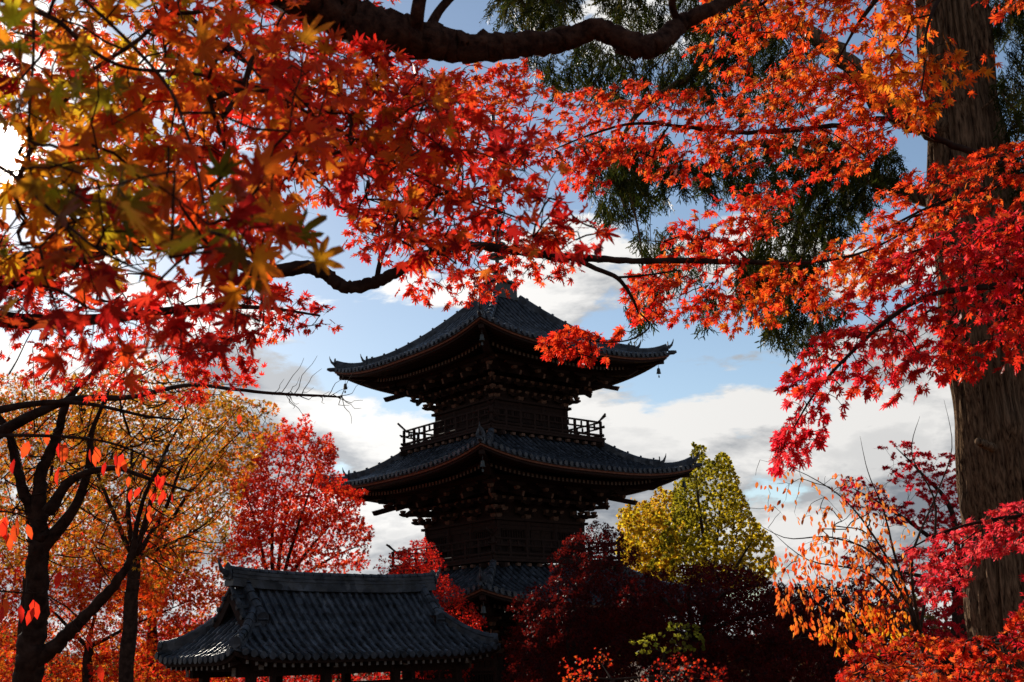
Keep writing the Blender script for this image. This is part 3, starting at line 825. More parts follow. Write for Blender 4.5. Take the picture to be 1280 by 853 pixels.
# ------------------------------------------------------------------ small tiled hut
HUT = thing('hut', 'small open hut with a dark blue-grey hip-and-gable tiled roof in front of the pagoda', 'hut', (-4.67, 30.35, 0), math.radians(44))
HE, HL, HW, HG, HR = 3.14, 4.0, 1.80, 3.12, 1.66       # eave height, half length, half width, verge x, roof rise
def hz2(x, i):
    """height of the hut roof at inset i"""
    s = np.clip(i / HW, 0, 1)
    lift = .22 * np.clip(abs(x) / HL, 0, 1) ** 6 * np.clip(1 - i / .9, 0, 1) ** 1.5
    return HE + HR * (.62 * s + .38 * s * s) + lift
def hut():
    roof = MB()
    def slope(tf, half, imax, verge):
        """tf maps (x, inset, z) to hut coordinates; x limits depend on the inset"""
        sp = .235; n = int(half / sp)
        for q in range(-n, n + 1):
            x = q * sp + rng.normal(0, .010)
            end = imax if abs(x) <= verge else half - abs(x)
            if end < .1: continue
            i = np.arange(-.05, end, .21); i = np.append(i, end); pts = []; rad = []
            for m_ in range(len(i)):
                jx = rng.normal(0, .007); jz = rng.normal(0, .006); pts.append(tf(x + jx, i[m_], float(hz2(x * HL / half, max(i[m_], 0))) + .03 + jz)); rad.append(.072)
                if m_ < len(i) - 1:
                    j = i[m_] + .88 * (i[m_ + 1] - i[m_]); pts.append(tf(x + jx, j, float(hz2(x * HL / half, max(j, 0))) + .03 + jz)); rad.append(.056)
            roof.tube(pts, rad, 7)
            p = tf(x, -.075, float(hz2(x * HL / half, 0)) + .01); p2 = tf(x, -.04, float(hz2(x * HL / half, 0)) + .01)
            roof.tube([p, p2], .085, 9)
        # overlapping pan tiles as stepped courses
        cs = np.arange(0, imax, .21); 
        for m_, i0 in enumerate(cs):
            i1 = min(i0 + .235, imax)
            def lim(i): return verge if (half - i) < verge else half - i
            a0, a1 = lim(i0), lim(i1); nx = 40
            V = []
            for (aa, ii, dz) in ((a0, i0, .022), (a1, i1, -.012), (a0, i0, -.02)):
                for u in np.linspace(-1, 1, nx): V.append(tf(u * aa, ii, float(hz2(u * aa * HL / half, ii)) + dz))
            roof.add(V, [(j, j + 1, nx + j + 1, nx + j) for j in range(nx - 1)] + [(2 * nx + j, 2 * nx + j + 1, j + 1, j) for j in range(nx - 1)])
    slope(lambda x, i, z: (x, -(HW - i), z), HL, HW, HG)
    slope(lambda x, i, z: (-x, (HW - i), z), HL, HW, HG)
    slope(lambda x, i, z: ((HL - i), x, z), HW, 1.22, 0)
    slope(lambda x, i, z: (-(HL - i), -x, z), HW, 1.22, 0)
    vt = roof
    # underside
    un = MB(); us = np.linspace(-1, 1, 31)
    for (half, oth, sw) in ((HL, HW, 0), (HW, HL, 1)):
        for sg in (-1, 1):
            def tf(x, i, z): return (x * -sg, sg * (oth - i), z) if not sw else (sg * (oth - i), x * sg, z)
            V = []
            for i, dz in ((.03, -.035), (.03, -.13), (.20, -.13), (1.3, .18)):
                for u in us:
                    x = u * (half - i); V.append(tf(x, i, float(hz2(x * HL / half, 0)) + dz))
            m_ = len(us); un.add(V, [(r * m_ + j, r * m_ + j + 1, (r + 1) * m_ + j + 1, (r + 1) * m_ + j) for r in range(3) for j in range(m_ - 1)])
            n = int((half - .1) / .24)
            for q in range(-n, n + 1):
                x = q * .24; e = float(hz2(x * HL / half, 0)); w = .035; i0, i1 = .10, min(1.25, half - abs(x) + .0)
                if i1 - i0 < .1: continue
                V = [tf(x + s * w, i, e + z + (i - i0) * .25) for i in (i0, i1) for s in (-1, 1) for z in (-.22, -.135)]
                un.add(V, [(0, 1, 5, 4), (2, 6, 7, 3), (0, 4, 6, 2), (1, 3, 7, 5)]); un.add(V[:4], [(0, 2, 3, 1)], 1)
    for sx in (-1, 1):
        for sy in (-1, 1):
            for i in np.arange(.95, HW - .05, .21):
                roof.tube([(sx * 2.78, sy * (HW - i), float(hz2(0, i)) + .05), (sx * (HG + .05), sy * (HW - i), float(hz2(0, i)) + .02)], .06, 7)
    ro = roof.build('tiled_roof', M_tile2, HUT)
    un.build('eave_rafters', [M_wood, M_cap], ro)
    # main ridge: stacked courses with a round cap
    mb = MB(); zr = HE + HR
    def rz(x): return zr + .10 * (abs(x) / HG) ** 3
    xs = np.linspace(-HG - .02, HG + .02, 15)
    for j, (w, z0, z1) in enumerate(((.20, -.06, .09), (.16, .09, .15), (.18, .15, .17), (.15, .17, .24), (.17, .24, .26), (.14, .26, .32))):
        mb.sweep([(x, 0, rz(x)) for x in xs], [(-w, z0), (w, z0), (w, z1 - .002), (-w, z1 - .002)], side=(0, -1, 0))
    for x in np.arange(-HG, HG, .26): mb.tube([(x, 0, rz(x) + .34), (x + .24, 0, rz(x + .24) + .34)], [.095, .082], 8)
    for s in (-1, 1): ornate_tip(mb, (s * (HG + .06), 0, rz(HG) + .20), (s, 0), .30)
    mb.build('main_ridge', M_tile2, ro)
    # descending ridges on the gable ends, corner ridges on the hips
    for sx in (-1, 1):
        for sy in (-1, 1):
            mb = MB(); x = sx * 2.72
            ii = np.linspace(HW - .12, .98, 10); pts = [(x, sy * (HW - i), float(hz2(0, i)) + .05) for i in ii]
            mb.sweep(pts, [(-.13, -.05), (.13, -.05), (.13, .13), (-.13, .13)])
            for i in np.arange(.98, HW - .1, .17):
                mb.tube([(x, sy * (HW - i), float(hz2(0, i)) + .22), (x, sy * (HW - i - .16), float(hz2(0, i + .16)) + .22)], [.125, .105], 10)
            p = pts[-1]; mb.tube([(p[0], p[1] - sy * .05, p[2] + .12), (p[0], p[1] + sy * .06, p[2] + .10)], [.19, .17], 14)
            mb.build('descending_ridge', M_tile2, ro)
            mb = MB(); n = np.linspace(1.2, .08, 8)
            pts = np.array([(sx * (HL - i), sy * (HW - i), float(hz2(HL - i, i)) + .06) for i in n])
            mb.sweep(pts, [(-.11, -.08), (.11, -.08), (.11, .08), (-.11, .08)])
            for i in range(len(pts) - 1): mb.tube([pts[i + 1] + (0, 0, .12), pts[i] + (0, 0, .12)], [.105, .088], 9)
            d = np.array([sx, sy, 0]) / 1.414
            mb.tube([pts[-1] + (0, 0, .08) - d * .06, pts[-1] + (0, 0, .09) + d * .05], [.15, .13], 12)
            mb.build('corner_ridge', M_tile2, ro)
        # verge tiles, bargeboard and gable wall
        mb = MB(); x = sx * 2.62; V = [(x, -HW + .9, HE + 1.0), (x, HW - .9, HE + 1.0)] + [(x, HW - i, float(hz2(0, i)) - .06) for i in np.linspace(.95, HW, 6)] + [(x, -HW + i, float(hz2(0, i)) - .06) for i in np.linspace(HW, .95, 6)][1:]
        V2 = [(v[0] - sx * .08, v[1], v[2]) for v in V]; n = len(V)
        mb.add(V + V2, [tuple(range(n)), tuple(range(n, 2 * n))[::-1]]); mb.build('gable_wall', M_wood, HUT)
        mb = MB()
        for sy in (-1, 1):
            pts = [(sx * (HG - .05), sy * (HW - i), float(hz2(0, i)) - .14) for i in np.linspace(.80, HW - .02, 8)]
            mb.sweep(pts, [(-.03, -.13), (.03, -.13), (.03, .10), (-.03, .10)])
        mb.build('bargeboard', M_wood, HUT)
    # posts and beams
    for x in (-3.1, -1.05, 1.05, 3.1):
        for y in (-1.05, 1.05):
            mb = MB(); mb.box((x, y, 1.5), (.20, .20, 2.95)); o = mb.build('post', M_wood, HUT, bevel=.012)
            mb = MB(); mb.lathe([(.2, 0), (.2, .1), (.15, .16)], (x, y, 0), 12); mb.build('footing', M_stone, o)
    mb = MB()
    for y in (-1.05, 1.05): mb.box((0, y, 2.86), (6.9, .17, .24)); mb.box((0, y, 2.45), (6.6, .10, .14))
    for x in (-3.1, -1.05, 1.05, 3.1): mb.box((x, 0, 2.98), (.17, 2.9, .22)); mb.box((x, -1.47, 2.98), (.13, .02, .16), mi=1); mb.box((x, 1.47, 2.98), (.13, .02, .16), mi=1)
    for x in (-3.55, 3.55): mb.box((x, -1.05, 2.86), (.02, .13, .18), mi=1); mb.box((x, 1.05, 2.86), (.02, .13, .18), mi=1)
    mb.build('beam', [M_wood, M_cap], HUT)
hut()

# ------------------------------------------------------------------ trees
RED = [(.50, .012, .012), (.70, .022, .012), (.80, .050, .012)]
SCARLET = [(.62, .018, .010), (.80, .050, .012), (.86, .11, .016)]
ORANGE = [(.74, .038, .008), (.84, .080, .010), (.84, .15, .014)]
CRIMSON = [(.42, .008, .018), (.66, .012, .028), (.80, .025, .035)]
DEEP = [(.22, .008, .010), (.36, .012, .012), (.48, .02, .012)]
OLIVE = [(.12, .085, .008), (.30, .17, .010), (.46, .27, .014)]
AMBER = [(.56, .13, .010), (.60, .20, .012), (.52, .26, .016), (.68, .085, .008)]
GOLD = [(.44, .20, .014), (.36, .21, .016), (.54, .13, .010), (.22, .15, .014)]
GINKGO = [(.46, .31, .012), (.34, .26, .012), (.21, .18, .011), (.10, .10, .009)]

# --- big cedar on the right
CD = 12.5
ced = thing('cedar_tree', 'huge old cedar with furrowed brown trunk and drooping dark green sprays, right of the pagoda', 'tree', tuple(at(1262, 800, CD) * (1, 1, 0) + (0, 0, gz(5.2, 12))))
ced_base = np.array(ced.location)
def make_cedar():
    T = Tree(ced, M_bark_cedar, M_needle)
    org = ced_base.copy()
    # the trunk: deep vertical furrows are real relief; world axis nearly upright
    c_lo = at(1276, 800, CD); c_mid = at(1243, 470, CD); c_hi = at(1187, -20, CD)
    zs = np.concatenate([np.linspace(org[2] - .3, org[2] + 1.2, 10)[:-1], np.linspace(org[2] + 1.2, 12.5, 90)])
    ns = 150; V = []; r = np.random.default_rng(11)
    ph = r.uniform(0, 6.28, 16); fr = r.integers(5, 34, 16); tw = r.uniform(-.35, .35, 16); amp = r.uniform(.2, 1, 16)
    ang = np.arange(ns) / ns * 2 * math.pi
    knots = [(5.2, -1.75, .09), (6.4, -2.6, .08), (3.6, -1.3, -.06), (7.4, -1.2, .07), (4.4, -2.9, .06), (8.6, -1.9, .08)]
    for z in zs:
        if z < c_mid[2]: t = (z - c_lo[2]) / (c_mid[2] - c_lo[2]); c = c_lo[:2] + (c_mid[:2] - c_lo[:2]) * t
        else: t = (z - c_mid[2]) / (c_hi[2] - c_mid[2]); c = c_mid[:2] + (c_hi[:2] - c_mid[:2]) * t
        R = float(np.interp(z, [org[2] - .3, org[2] + .5, org[2] + 1.6, c_mid[2], 8.2, c_hi[2], 12.5], [.95, .66, .51, .50, .46, .37, .30]))
        w = sum(a * np.sin(f * ang + p + q * z * (1 + .15 * math.sin(z * 1.7 + p))) for a, f, p, q in zip(amp, fr, ph, tw * 3))
        w = np.abs(w / 3.0); fur = -.062 * np.exp(-(w / .30) ** 2) + .012 * np.sin(3 * ang + z * .4) + .02 * np.sin(2 * ang - z * .22 + 1)
        fib = .008 * np.sin(ang * 41 + z * .8 + 2 * np.sin(z * .9)) + .003 * r.normal(0, 1, ns)
        lump = .030 * math.sin(z * 1.9 + 1) + .022 * math.sin(z * 4.3) + .03 * np.sin(ang + z * 1.3) * math.sin(z * .9)
        for (kz, ka, kh) in knots: lump = lump + kh * np.exp(-((z - kz) / .16) ** 2 - ((np.angle(np.exp(1j * (ang - ka)))) / .22) ** 2)
        RR = R + fur * (1 + .5 * math.sin(z * 2.3)) + fib + lump
        V.append(np.stack([c[0] + RR * np.cos(ang), c[1] + RR * np.sin(ang), np.full(ns, z)], 1))
    n = len(zs); Fc = [(i * ns + j, i * ns + (j + 1) % ns, (i + 1) * ns + (j + 1) % ns, (i + 1) * ns + j) for i in range(n - 1) for j in range(ns)]
    mb = MB(); mb.add(np.concatenate(V) - org, Fc); mb.build('trunk', M_bark_cedar, ced, smooth=True)
    def L(pts, rad, **k): T.limb([at(*q) for q in pts], rad, **k)
    L([(1200, 175, CD), (1150, 150, CD - .3), (1095, 118, CD - .5), (1040, 60, CD - .6), (970, 20, CD - .4), (880, 0, CD)], [.18, .15, .12, .09, .06, .03], wob=.12)
    L([(1200, -20, CD), (1100, -60, CD), (960, -70, CD), (800, -50, CD), (700, -30, CD), (630, -10, CD)], [.14, .12, .1, .08, .05, .02], wob=.1)
    L([(1195, 260, CD), (1120, 235, CD + .5), (1040, 205, CD + .6), (960, 180, CD + .5), (900, 190, CD + .4)], [.12, .09, .07, .05, .02], wob=.1)
    L([(1040, 205, CD + .6), (1000, 280, CD + .6), (985, 360, CD + .5), (990, 420, CD + .5)], [.05, .03, .022, .01], wob=.1)
    L([(960, 20, CD - .4), (870, 90, CD - .3), (800, 140, CD), (770, 200, CD), (780, 260, CD)], [.05, .04, .03, .02, .01], wob=.1)
    L([(780, 210, CD), (800, 300, CD), (805, 380, CD)], [.014, .01, .006])
    L([(1260, -20, CD), (1300, 20, CD + 1), (1330, 100, CD + 1.2), (1290, 190, CD + 1)], [.08, .05, .03, .01])
    L([(1212, 330, CD - .35), (1180, 318, CD - .5), (1168, 300, CD - .5)], [.05, .035, .02], grow=False)
    L([(1240, 560, CD - .5), (1222, 552, CD - .75)], [.05, .035], grow=False)
    GREEN = [(.024, .038, .007), (.044, .062, .010), (.085, .10, .015), (.13, .11, .015)]
    k = dict(leaf=.24, tm='frond', flow=-80, up=.1, face=.5, droop=.5, flat=.9, spread=.42, rt=.003, size_var=.35)
    for q, (poly, na, cv) in enumerate([
        ([(598, -40), (730, -40), (715, 20), (690, 38), (660, 46), (632, 40), (612, 14)], 40, 1.9),
        ([(655, 72), (750, 58), (850, 70), (830, 120), (770, 130), (700, 118)], 40, 1.5),
        ([(740, -30), (930, -30), (960, 40), (880, 40), (780, 30)], 40, 1.6),
        ([(850, 40), (960, 30), (1030, 60), (1000, 135), (900, 130), (850, 110)], 50, 1.6),
        ([(728, 175), (830, 180), (880, 222), (860, 238), (800, 262), (765, 275), (735, 258)], 50, 2.0),
        ([(880, 195), (1000, 170), (1118, 190), (1125, 228), (1065, 275), (1020, 330), (1000, 372), (940, 360), (905, 315), (935, 270), (880, 240)], 110, 1.7),
        ([(910, 330), (1000, 330), (1050, 390), (1030, 440), (972, 436), (955, 400), (925, 372)], 50, 1.9),
        ([(785, 362), (832, 350), (838, 378), (800, 405), (786, 396)], 8, 1.5),
        ([(800, 300), (880, 280), (900, 330), (850, 345), (810, 330)], 20, 1.0),
        ([(860, 380), (900, 370), (880, 415), (865, 410)], 8, 1.3),
        ([(1235, -20), (1300, -20), (1330, 60), (1290, 190), (1258, 160), (1246, 90)], 60, 1.6),
        ([(1250, 200), (1320, 190), (1310, 420), (1268, 400)], 40, 1.3)]):
        T.fill(poly, (CD - .9, CD + 1.2), na, cols=GREEN, cover=cv, seed=100 + q, **k)
    o_before = set(COL.objects)
    T.finish()
    for o in set(COL.objects) - o_before: o.location = -Vector(org)
make_cedar()

def new_tree(name, label, cat, px, d, trunk=True, zoff=0.0):
    p = at(px, 800, d); x, y = float(p[0]), float(p[1])
    t = thing(name, label, cat, (x, y, gz(x, y)))
    return t, np.array(t.location)
def finish(T, root):
    T.finish()
    for o in root.children: 
        if not o.get('_placed'): o.location = -root.location; 

# --- the near maple on the left: leaves within arm's reach
t1 = thing('maple_tree', 'nearest maple, with large olive leaves and a thick bough along the top edge', 'tree', (-2.6, 1.6, gz(-2.6, 1.6)))
T = Tree(t1, M_bark_red)
b0 = np.array(t1.location)
fork = np.array([-2.3, 1.9, 4.1])
T.limb([b0 + (0, 0, -.2), b0 + (.05, .05, .9), b0 + (.2, .15, 1.9), fork], [.20, .16, .14, .12], 14, wob=.06, part='trunk')
T.limb([fork, at(-250, -300, 3.0), at(120, -160, 3.1), at(300, -50, 3.1), at(380, -8, 3.15), at(430, 22, 3.2), at(500, 42, 3.25), at(560, 58, 3.3), at(600, 60, 3.3), at(650, 56, 3.35), at(700, 52, 3.4), at(745, 36, 3.4), at(785, 54, 3.4), at(815, 58, 3.4), at(850, 32, 3.5), at(880, 15, 3.5), at(925, -6, 3.6), at(990, -50, 3.7), at(1080, -90, 3.8)],
       [.12, .10, .085, .07, .066, .062, .056, .046, .040, .037, .035, .030, .036, .034, .028, .022, .018, .014, .008], 14, wob=.07)
T.limb([at(520, 44, 3.25), at(522, 15, 3.2), at(530, -30, 3.2)], [.022, .02, .018], 8, grow=False)
T.limb([at(532, 48, 3.25), at(548, 15, 3.3), at(575, -15, 3.3)], [.018, .013, .012], 8, grow=False)
T.limb([at(850, 32, 3.5), at(840, 5, 3.45), at(850, -30, 3.4)], [.014, .012, .01], 8, grow=False)
T.limb([fork, at(-300, -60, 2.0), at(-60, -20, 1.9), at(60, 20, 1.85), at(110, 60, 1.85), at(160, 85, 1.9), at(240, 92, 2.0), at(330, 112, 2.2), at(400, 150, 2.4), at(470, 190, 2.6), at(560, 240, 2.7), at(640, 270, 2.8), at(720, 300, 2.9)],
       [.06, .03, .012, .0045, .0035, .003, .003, .003, .0035, .0035, .003, .0025, .0015], 8)
T.limb([at(60, 20, 1.85), at(90, -10, 1.8), at(200, 95, 1.8), at(235, 170, 1.6), at(250, 230, 1.5), at(262, 290, 1.35)], [.003, .003, .0028, .0022, .0016, .001], 7)
T.limb([at(-120, 140, 1.7), at(10, 215, 1.55), at(60, 260, 1.5), at(120, 310, 1.45), at(200, 350, 1.4)], [.004, .003, .0025, .002, .0012], 7)
T.limb([fork, at(-400, 150, 1.8), at(-120, 140, 1.7)], [.05, .02, .008], 8)
T.limb([at(40, -30, 1.85), at(42, 60, 1.8), at(36, 160, 1.75), at(40, 230, 1.7)], [.0028, .0025, .002, .0012], 7)
NEAR = OLIVE[:2] + AMBER + ORANGE[:2] + SCARLET[:2]
dist1 = ((1, .25), -70, 420)
kk = dict(tm='maple', spread=.42, flat=.9, droop=.15, up=.25, face=.75, rt=.0011)
T.fill([(0, -30), (180, -30), (330, 20), (420, 70), (440, 150), (390, 230), (340, 320), (200, 300), (-20, 320)], (1.7, 2.6), 75, .066, NEAR, .85, grad=dist1, seed=1, **kk)
T.fill([(-20, -30), (300, -30), (380, 60), (400, 160), (330, 300), (150, 340), (-20, 340)], (2.4, 3.4), 110, .066, OLIVE[:2] + DEEP[:2] + AMBER + RED, .6, grad=dist1, seed=15, **kk)
T.fill([(-20, 60), (140, 60), (200, 160), (160, 300), (-20, 330)], (1.3, 1.9), 16, .070, OLIVE + AMBER[:2], .45, seed=2, **kk)
T.fill([(120, 215), (340, 210), (375, 290), (352, 350), (320, 380), (270, 330), (170, 330), (60, 320), (60, 250)], (1.15, 1.6), 20, .070, OLIVE[:1] + DEEP[1:2] + AMBER + ORANGE[1:], .6, seed=3, **kk)
T.fill([(-20, 300), (130, 320), (240, 340), (330, 380), (322, 420), (270, 440), (150, 445), (90, 430), (-20, 430)], (1.5, 2.2), 30, .062, DEEP + RED + ORANGE[:1], .6, seed=4, **kk)
T.fill([(-20, 200), (110, 210), (130, 400), (-20, 400)], (1.6, 2.1), 16, .062, AMBER + DEEP, .4, seed=14, **kk)
kk['spread'] = .4
T.fill([(320, 50), (480, 68), (545, 105), (600, 150), (690, 210), (735, 245), (772, 318), (720, 318), (640, 300), (600, 318), (575, 350), (548, 330), (480, 318), (440, 270), (395, 235), (350, 150)], (2.3, 3.1), 150, .056, DEEP[:2] + RED + SCARLET, 1.1, seed=5, **kk)
T.fill([(300, 40), (440, 60), (520, 110), (600, 190), (500, 300), (400, 230), (340, 120)], (2.1, 2.7), 60, .058, SCARLET + DEEP[1:] + AMBER[:1] + AMBER[3:], .75, seed=6, **kk)
finish(T, t1)

# --- the red maple behind it with the long crooked limb
t2 = thing('maple_tree', 'red-leaved maple whose long crooked dark limb crosses in front of the pagoda top', 'tree', tuple(at(-420, 800, 6.0) * (1, 1, 0) + (0, 0, gz(-4, 6))))
T = Tree(t2, M_bark_dark)
b0 = np.array(t2.location); fork = at(-300, 330, 5.6)
T.limb([b0 + (0, 0, -.2), b0 + (.1, 0, .8), b0 * .5 + fork * .5, fork], [.22, .18, .15, .13], 14, wob=.06, part='trunk')
T.limb([fork, at(-80, 350, 5.2), at(60, 330, 5.0), at(115, 312, 4.9), at(180, 298, 4.9), at(240, 292, 4.9), at(285, 318, 4.85), at(325, 340, 4.8), at(380, 335, 4.8), at(402, 340, 4.8), at(430, 358, 4.8), at(465, 354, 4.8), at(505, 335, 4.8), at(540, 316, 4.85), at(590, 308, 4.9), at(640, 313, 4.95), at(690, 320, 5.0), at(722, 322, 5.05), at(790, 326, 5.2), at(860, 326, 5.4), at(930, 328, 5.6), at(1010, 328, 5.8), at(1080, 315, 6), at(1150, 280, 6.1)],
       [.13, .10, .06, .045, .038, .032, .028, .028, .028, .028, .028, .026, .022, .020, .019, .018, .018, .016, .014, .013, .012, .009, .006, .003], 12, wob=.08)
T.limb([at(470, 352, 4.8), at(476, 325, 4.8), at(486, 300, 4.8), at(500, 270, 4.8)], [.012, .010, .008, .006], 8, wob=.05)
T.limb([at(715, 322, 5.05), at(745, 336, 5.05), at(772, 348, 5.1), at(790, 372, 5.15), at(798, 392, 5.2)], [.012, .011, .010, .007, .004], 8, wob=.05)
T.limb([at(770, 347, 5.1), at(800, 345, 5.1), at(850, 338, 5.2)], [.006, .005, .003], 6)
T.limb([at(800, 392, 5.2), at(812, 408, 5.2), at(790, 424, 5.15), at(760, 428, 5.1), at(735, 425, 5.1)], [.004, .004, .004, .003, .002], 6)
T.limb([fork, at(-200, 100, 5.6), at(-60, -20, 5.6), at(120, -60, 5.5), at(220, 10, 5.3), at(262, 45, 5.2), at(330, 90, 5.1), at(420, 120, 5.1), at(500, 140, 5.1)], [.11, .08, .06, .04, .022, .014, .012, .01, .005], 8, wob=.06)
T.limb([fork, at(-150, 380, 5.4), at(0, 400, 5.3), at(120, 400, 5.2), at(240, 385, 5.2), at(330, 385, 5.2), at(400, 395, 5.2)], [.09, .06, .04, .025, .015, .009, .004], 8, wob=.06)
kk = dict(tm='maple', spread=.42, flat=.5, droop=.25, up=.6, face=.5, rt=.0012)
T.fill([(-20, -30), (480, -30), (470, 40), (400, 90), (430, 180), (425, 250), (330, 290), (-20, 300)], (5.0, 6.2), 160, .062, RED + SCARLET[1:], .6, seed=21, **kk)
T.fill([(400, 60), (550, 80), (640, 120), (690, 170), (650, 250), (560, 300), (470, 300), (430, 250)], (4.6, 5.6), 90, .060, DEEP[1:] + RED, .85, seed=22, **kk)
T.fill([(-20, 290), (60, 320), (160, 345), (250, 350), (340, 352), (385, 378), (428, 404), (395, 412), (330, 418), (300, 440), (240, 436), (130, 440), (-20, 430)], (4.9, 5.8), 150, .052, DEEP[1:] + RED, 1.0, seed=23, **kk)
T.fill([(440, 265), (520, 255), (640, 285), (700, 300), (726, 325), (724, 346), (690, 350), (640, 352), (604, 368), (575, 384), (540, 374), (514, 372), (508, 345), (460, 322), (436, 300)], (4.6, 5.5), 110, .050, RED + SCARLET[:2], 1.1, seed=24, **kk)
T.fill([(230, 430), (300, 425), (330, 452), (310, 462), (290, 478), (240, 460)], (5, 5.4), 14, .05, RED, 1.2, seed=25, **kk)
T.fill([(545, 96), (600, 72), (662, 92), (688, 120), (664, 150), (690, 165), (640, 205), (600, 205), (548, 170)], (5.2, 5.9), 60, .052, SCARLET, 1.5, seed=26, **kk)
T.fill([(40, 430), (240, 440), (330, 470), (260, 500), (130, 480), (40, 470)], (5.6, 6.4), 30, .05, RED, .9, seed=36, **kk)
kk['flow'] = 200; kk['flat'] = .4
# sprays carried by the thin right-hand end of the same limb
T.fill([(810, 318), (812, 300), (860, 275), (900, 245), (960, 232), (1005, 228), (1000, 250), (975, 290), (900, 318), (850, 330)], (5.4, 6.2), 70, .052, RED + SCARLET, 1.4, seed=27, **kk)
T.fill([(782, 350), (830, 325), (910, 322), (945, 335), (930, 365), (905, 395), (860, 400), (800, 398), (790, 380)], (5.2, 5.9), 70, .052, RED + SCARLET, 1.35, seed=28, **kk)
T.fill([(945, 335), (1010, 325), (1030, 350), (985, 385), (960, 405), (915, 430), (905, 415), (920, 380)], (5.4, 5.9), 40, .052, SCARLET + ORANGE[1:], 1.2, seed=29, **kk)
T.fill([(676, 440), (680, 425), (715, 410), (745, 415), (780, 405), (778, 420), (760, 430), (770, 442), (745, 455), (720, 446), (690, 452)], (5.0, 5.3), 40, .050, SCARLET[:2] + RED[1:], 1.9, seed=30, **kk)
T.fill([(1010, 330), (1060, 300), (1110, 285), (1170, 270), (1180, 300), (1120, 350), (1060, 370), (1030, 400), (1010, 390)], (5.6, 6.2), 60, .052, SCARLET + ORANGE, 1.3, seed=31, **kk)
finish(T, t2)

# --- orange-red maple coming in from the right
t3 = thing('maple_tree', 'bright orange-red maple with fine layered sprays in front of the cedar top', 'tree', (5.2, 6.8, gz(5.2, 6.8)))
T = Tree(t3, M_bark_dark)
b0 = np.array(t3.location); fork = at(1560, 150, 7.6)
T.limb([b0 + (0, 0, -.2), b0 + (0, .1, 1), b0 * .4 + fork * .6, fork], [.24, .19, .16, .13], 14, wob=.06, part='trunk')
T.limb([fork, at(1400, 60, 7.2), at(1300, 200, 7.1), at(1200, 185, 7.0), at(1120, 150, 7), at(1040, 158, 7), at(960, 165, 6.9), at(900, 165, 6.9), at(850, 158, 6.8), at(790, 155, 6.8), at(740, 168, 6.8), at(690, 188, 6.8)], [.12, .05, .022, .019, .017, .015, .014, .013, .011, .009, .006, .003], 9, wob=.07)
T.limb([fork, at(1400, -40, 6.4), at(1250, -60, 6), at(1130, -30, 5.8), at(1080, 20, 5.7), at(1050, 70, 5.7)], [.10, .06, .035, .02, .010, .004], 8, wob=.06)
T.limb([at(1130, -30, 5.8), at(1000, -20, 6), at(930, 20, 6.2), at(880, 40, 6.3)], [.015, .010, .008, .004], 8, wob=.06)
T.limb([at(1250, -60, 6), at(1190, -20, 4.8), at(1160, 30, 4.5), at(1155, 90, 4.4), at(1150, 120, 4.4)], [.015, .010, .006, .004, .002], 7)
T.limb([fork, at(1420, 200, 6.8), at(1310, 215, 6.6), at(1220, 240, 6.5), at(1160, 260, 6.4), at(1100, 290, 6.3)], [.09, .05, .02, .012, .008, .004], 8, wob=.06)
kk = dict(tm='maple', spread=.42, flat=.35, droop=.3, up=.8, face=.35, rt=.0013, flow=195)
T.fill([(665, 185), (690, 130), (720, 115), (790, 100), (850, 118), (900, 125), (905, 180), (880, 235), (820, 225), (800, 200), (760, 195), (745, 235), (715, 215)], (6.5, 7.6), 130, .058, RED[1:] + SCARLET, 1.2, seed=41, **kk)
T.fill([(690, 185), (740, 190), (760, 230), (735, 245), (700, 230)], (6.6, 7.0), 20, .056, RED, 1.2, seed=47, **kk)
T.fill([(860, 120), (930, 85), (1000, 80), (1060, 100), (1150, 90), (1130, 165), (1090, 205), (1040, 230), (985, 205), (930, 215), (890, 190)], (6.3, 7.4), 150, .058, SCARLET, 1.35, seed=42, **kk)
T.fill([(850, 60), (905, -30), (1010, -30), (980, 40), (940, 60), (930, 90), (880, 75)], (5.6, 6.6), 60, .056, SCARLET + ORANGE, 1.3, seed=43, **kk)
T.fill([(960, -30), (1150, -30), (1160, 20), (1100, 60), (1110, 130), (1060, 150), (1000, 100), (985, 50)], (5.2, 6.2), 90, .062, ORANGE[:2] + SCARLET[1:] + ORANGE, 1.35, seed=44, **kk)
kk2 = dict(kk); kk2.update(flat=.9, up=.2, face=.8, flow=-100)
T.fill([(1080, 30), (1135, 0), (1165, 40), (1225, 50), (1235, 75), (1195, 85), (1190, 115), (1165, 110), (1165, 140), (1145, 155), (1120, 140), (1085, 110)], (4.2, 4.8), 36, .060, ORANGE + AMBER[:1], 1.1, seed=45, **kk2)
T.fill([(1210, -30), (1300, -30), (1290, 12), (1240, 14)], (5, 5.6), 16, .06, SCARLET, 1.2, seed=46, **kk)
T.fill([(1110, 235), (1140, 215), (1190, 205), (1240, 185), (1300, 175), (1300, 240), (1240, 260), (1190, 275), (1150, 290), (1090, 285), (1105, 262)], (6.0, 6.7), 70, .056, SCARLET + ORANGE[:1], 1.25, seed=48, **kk)
T.fill([(1090, 270), (1160, 280), (1150, 320), (1100, 370), (1050, 385), (1030, 350), (1070, 310)], (6.0, 6.6), 50, .056, ORANGE, 1.0, seed=49, **kk)
finish(T, t3)

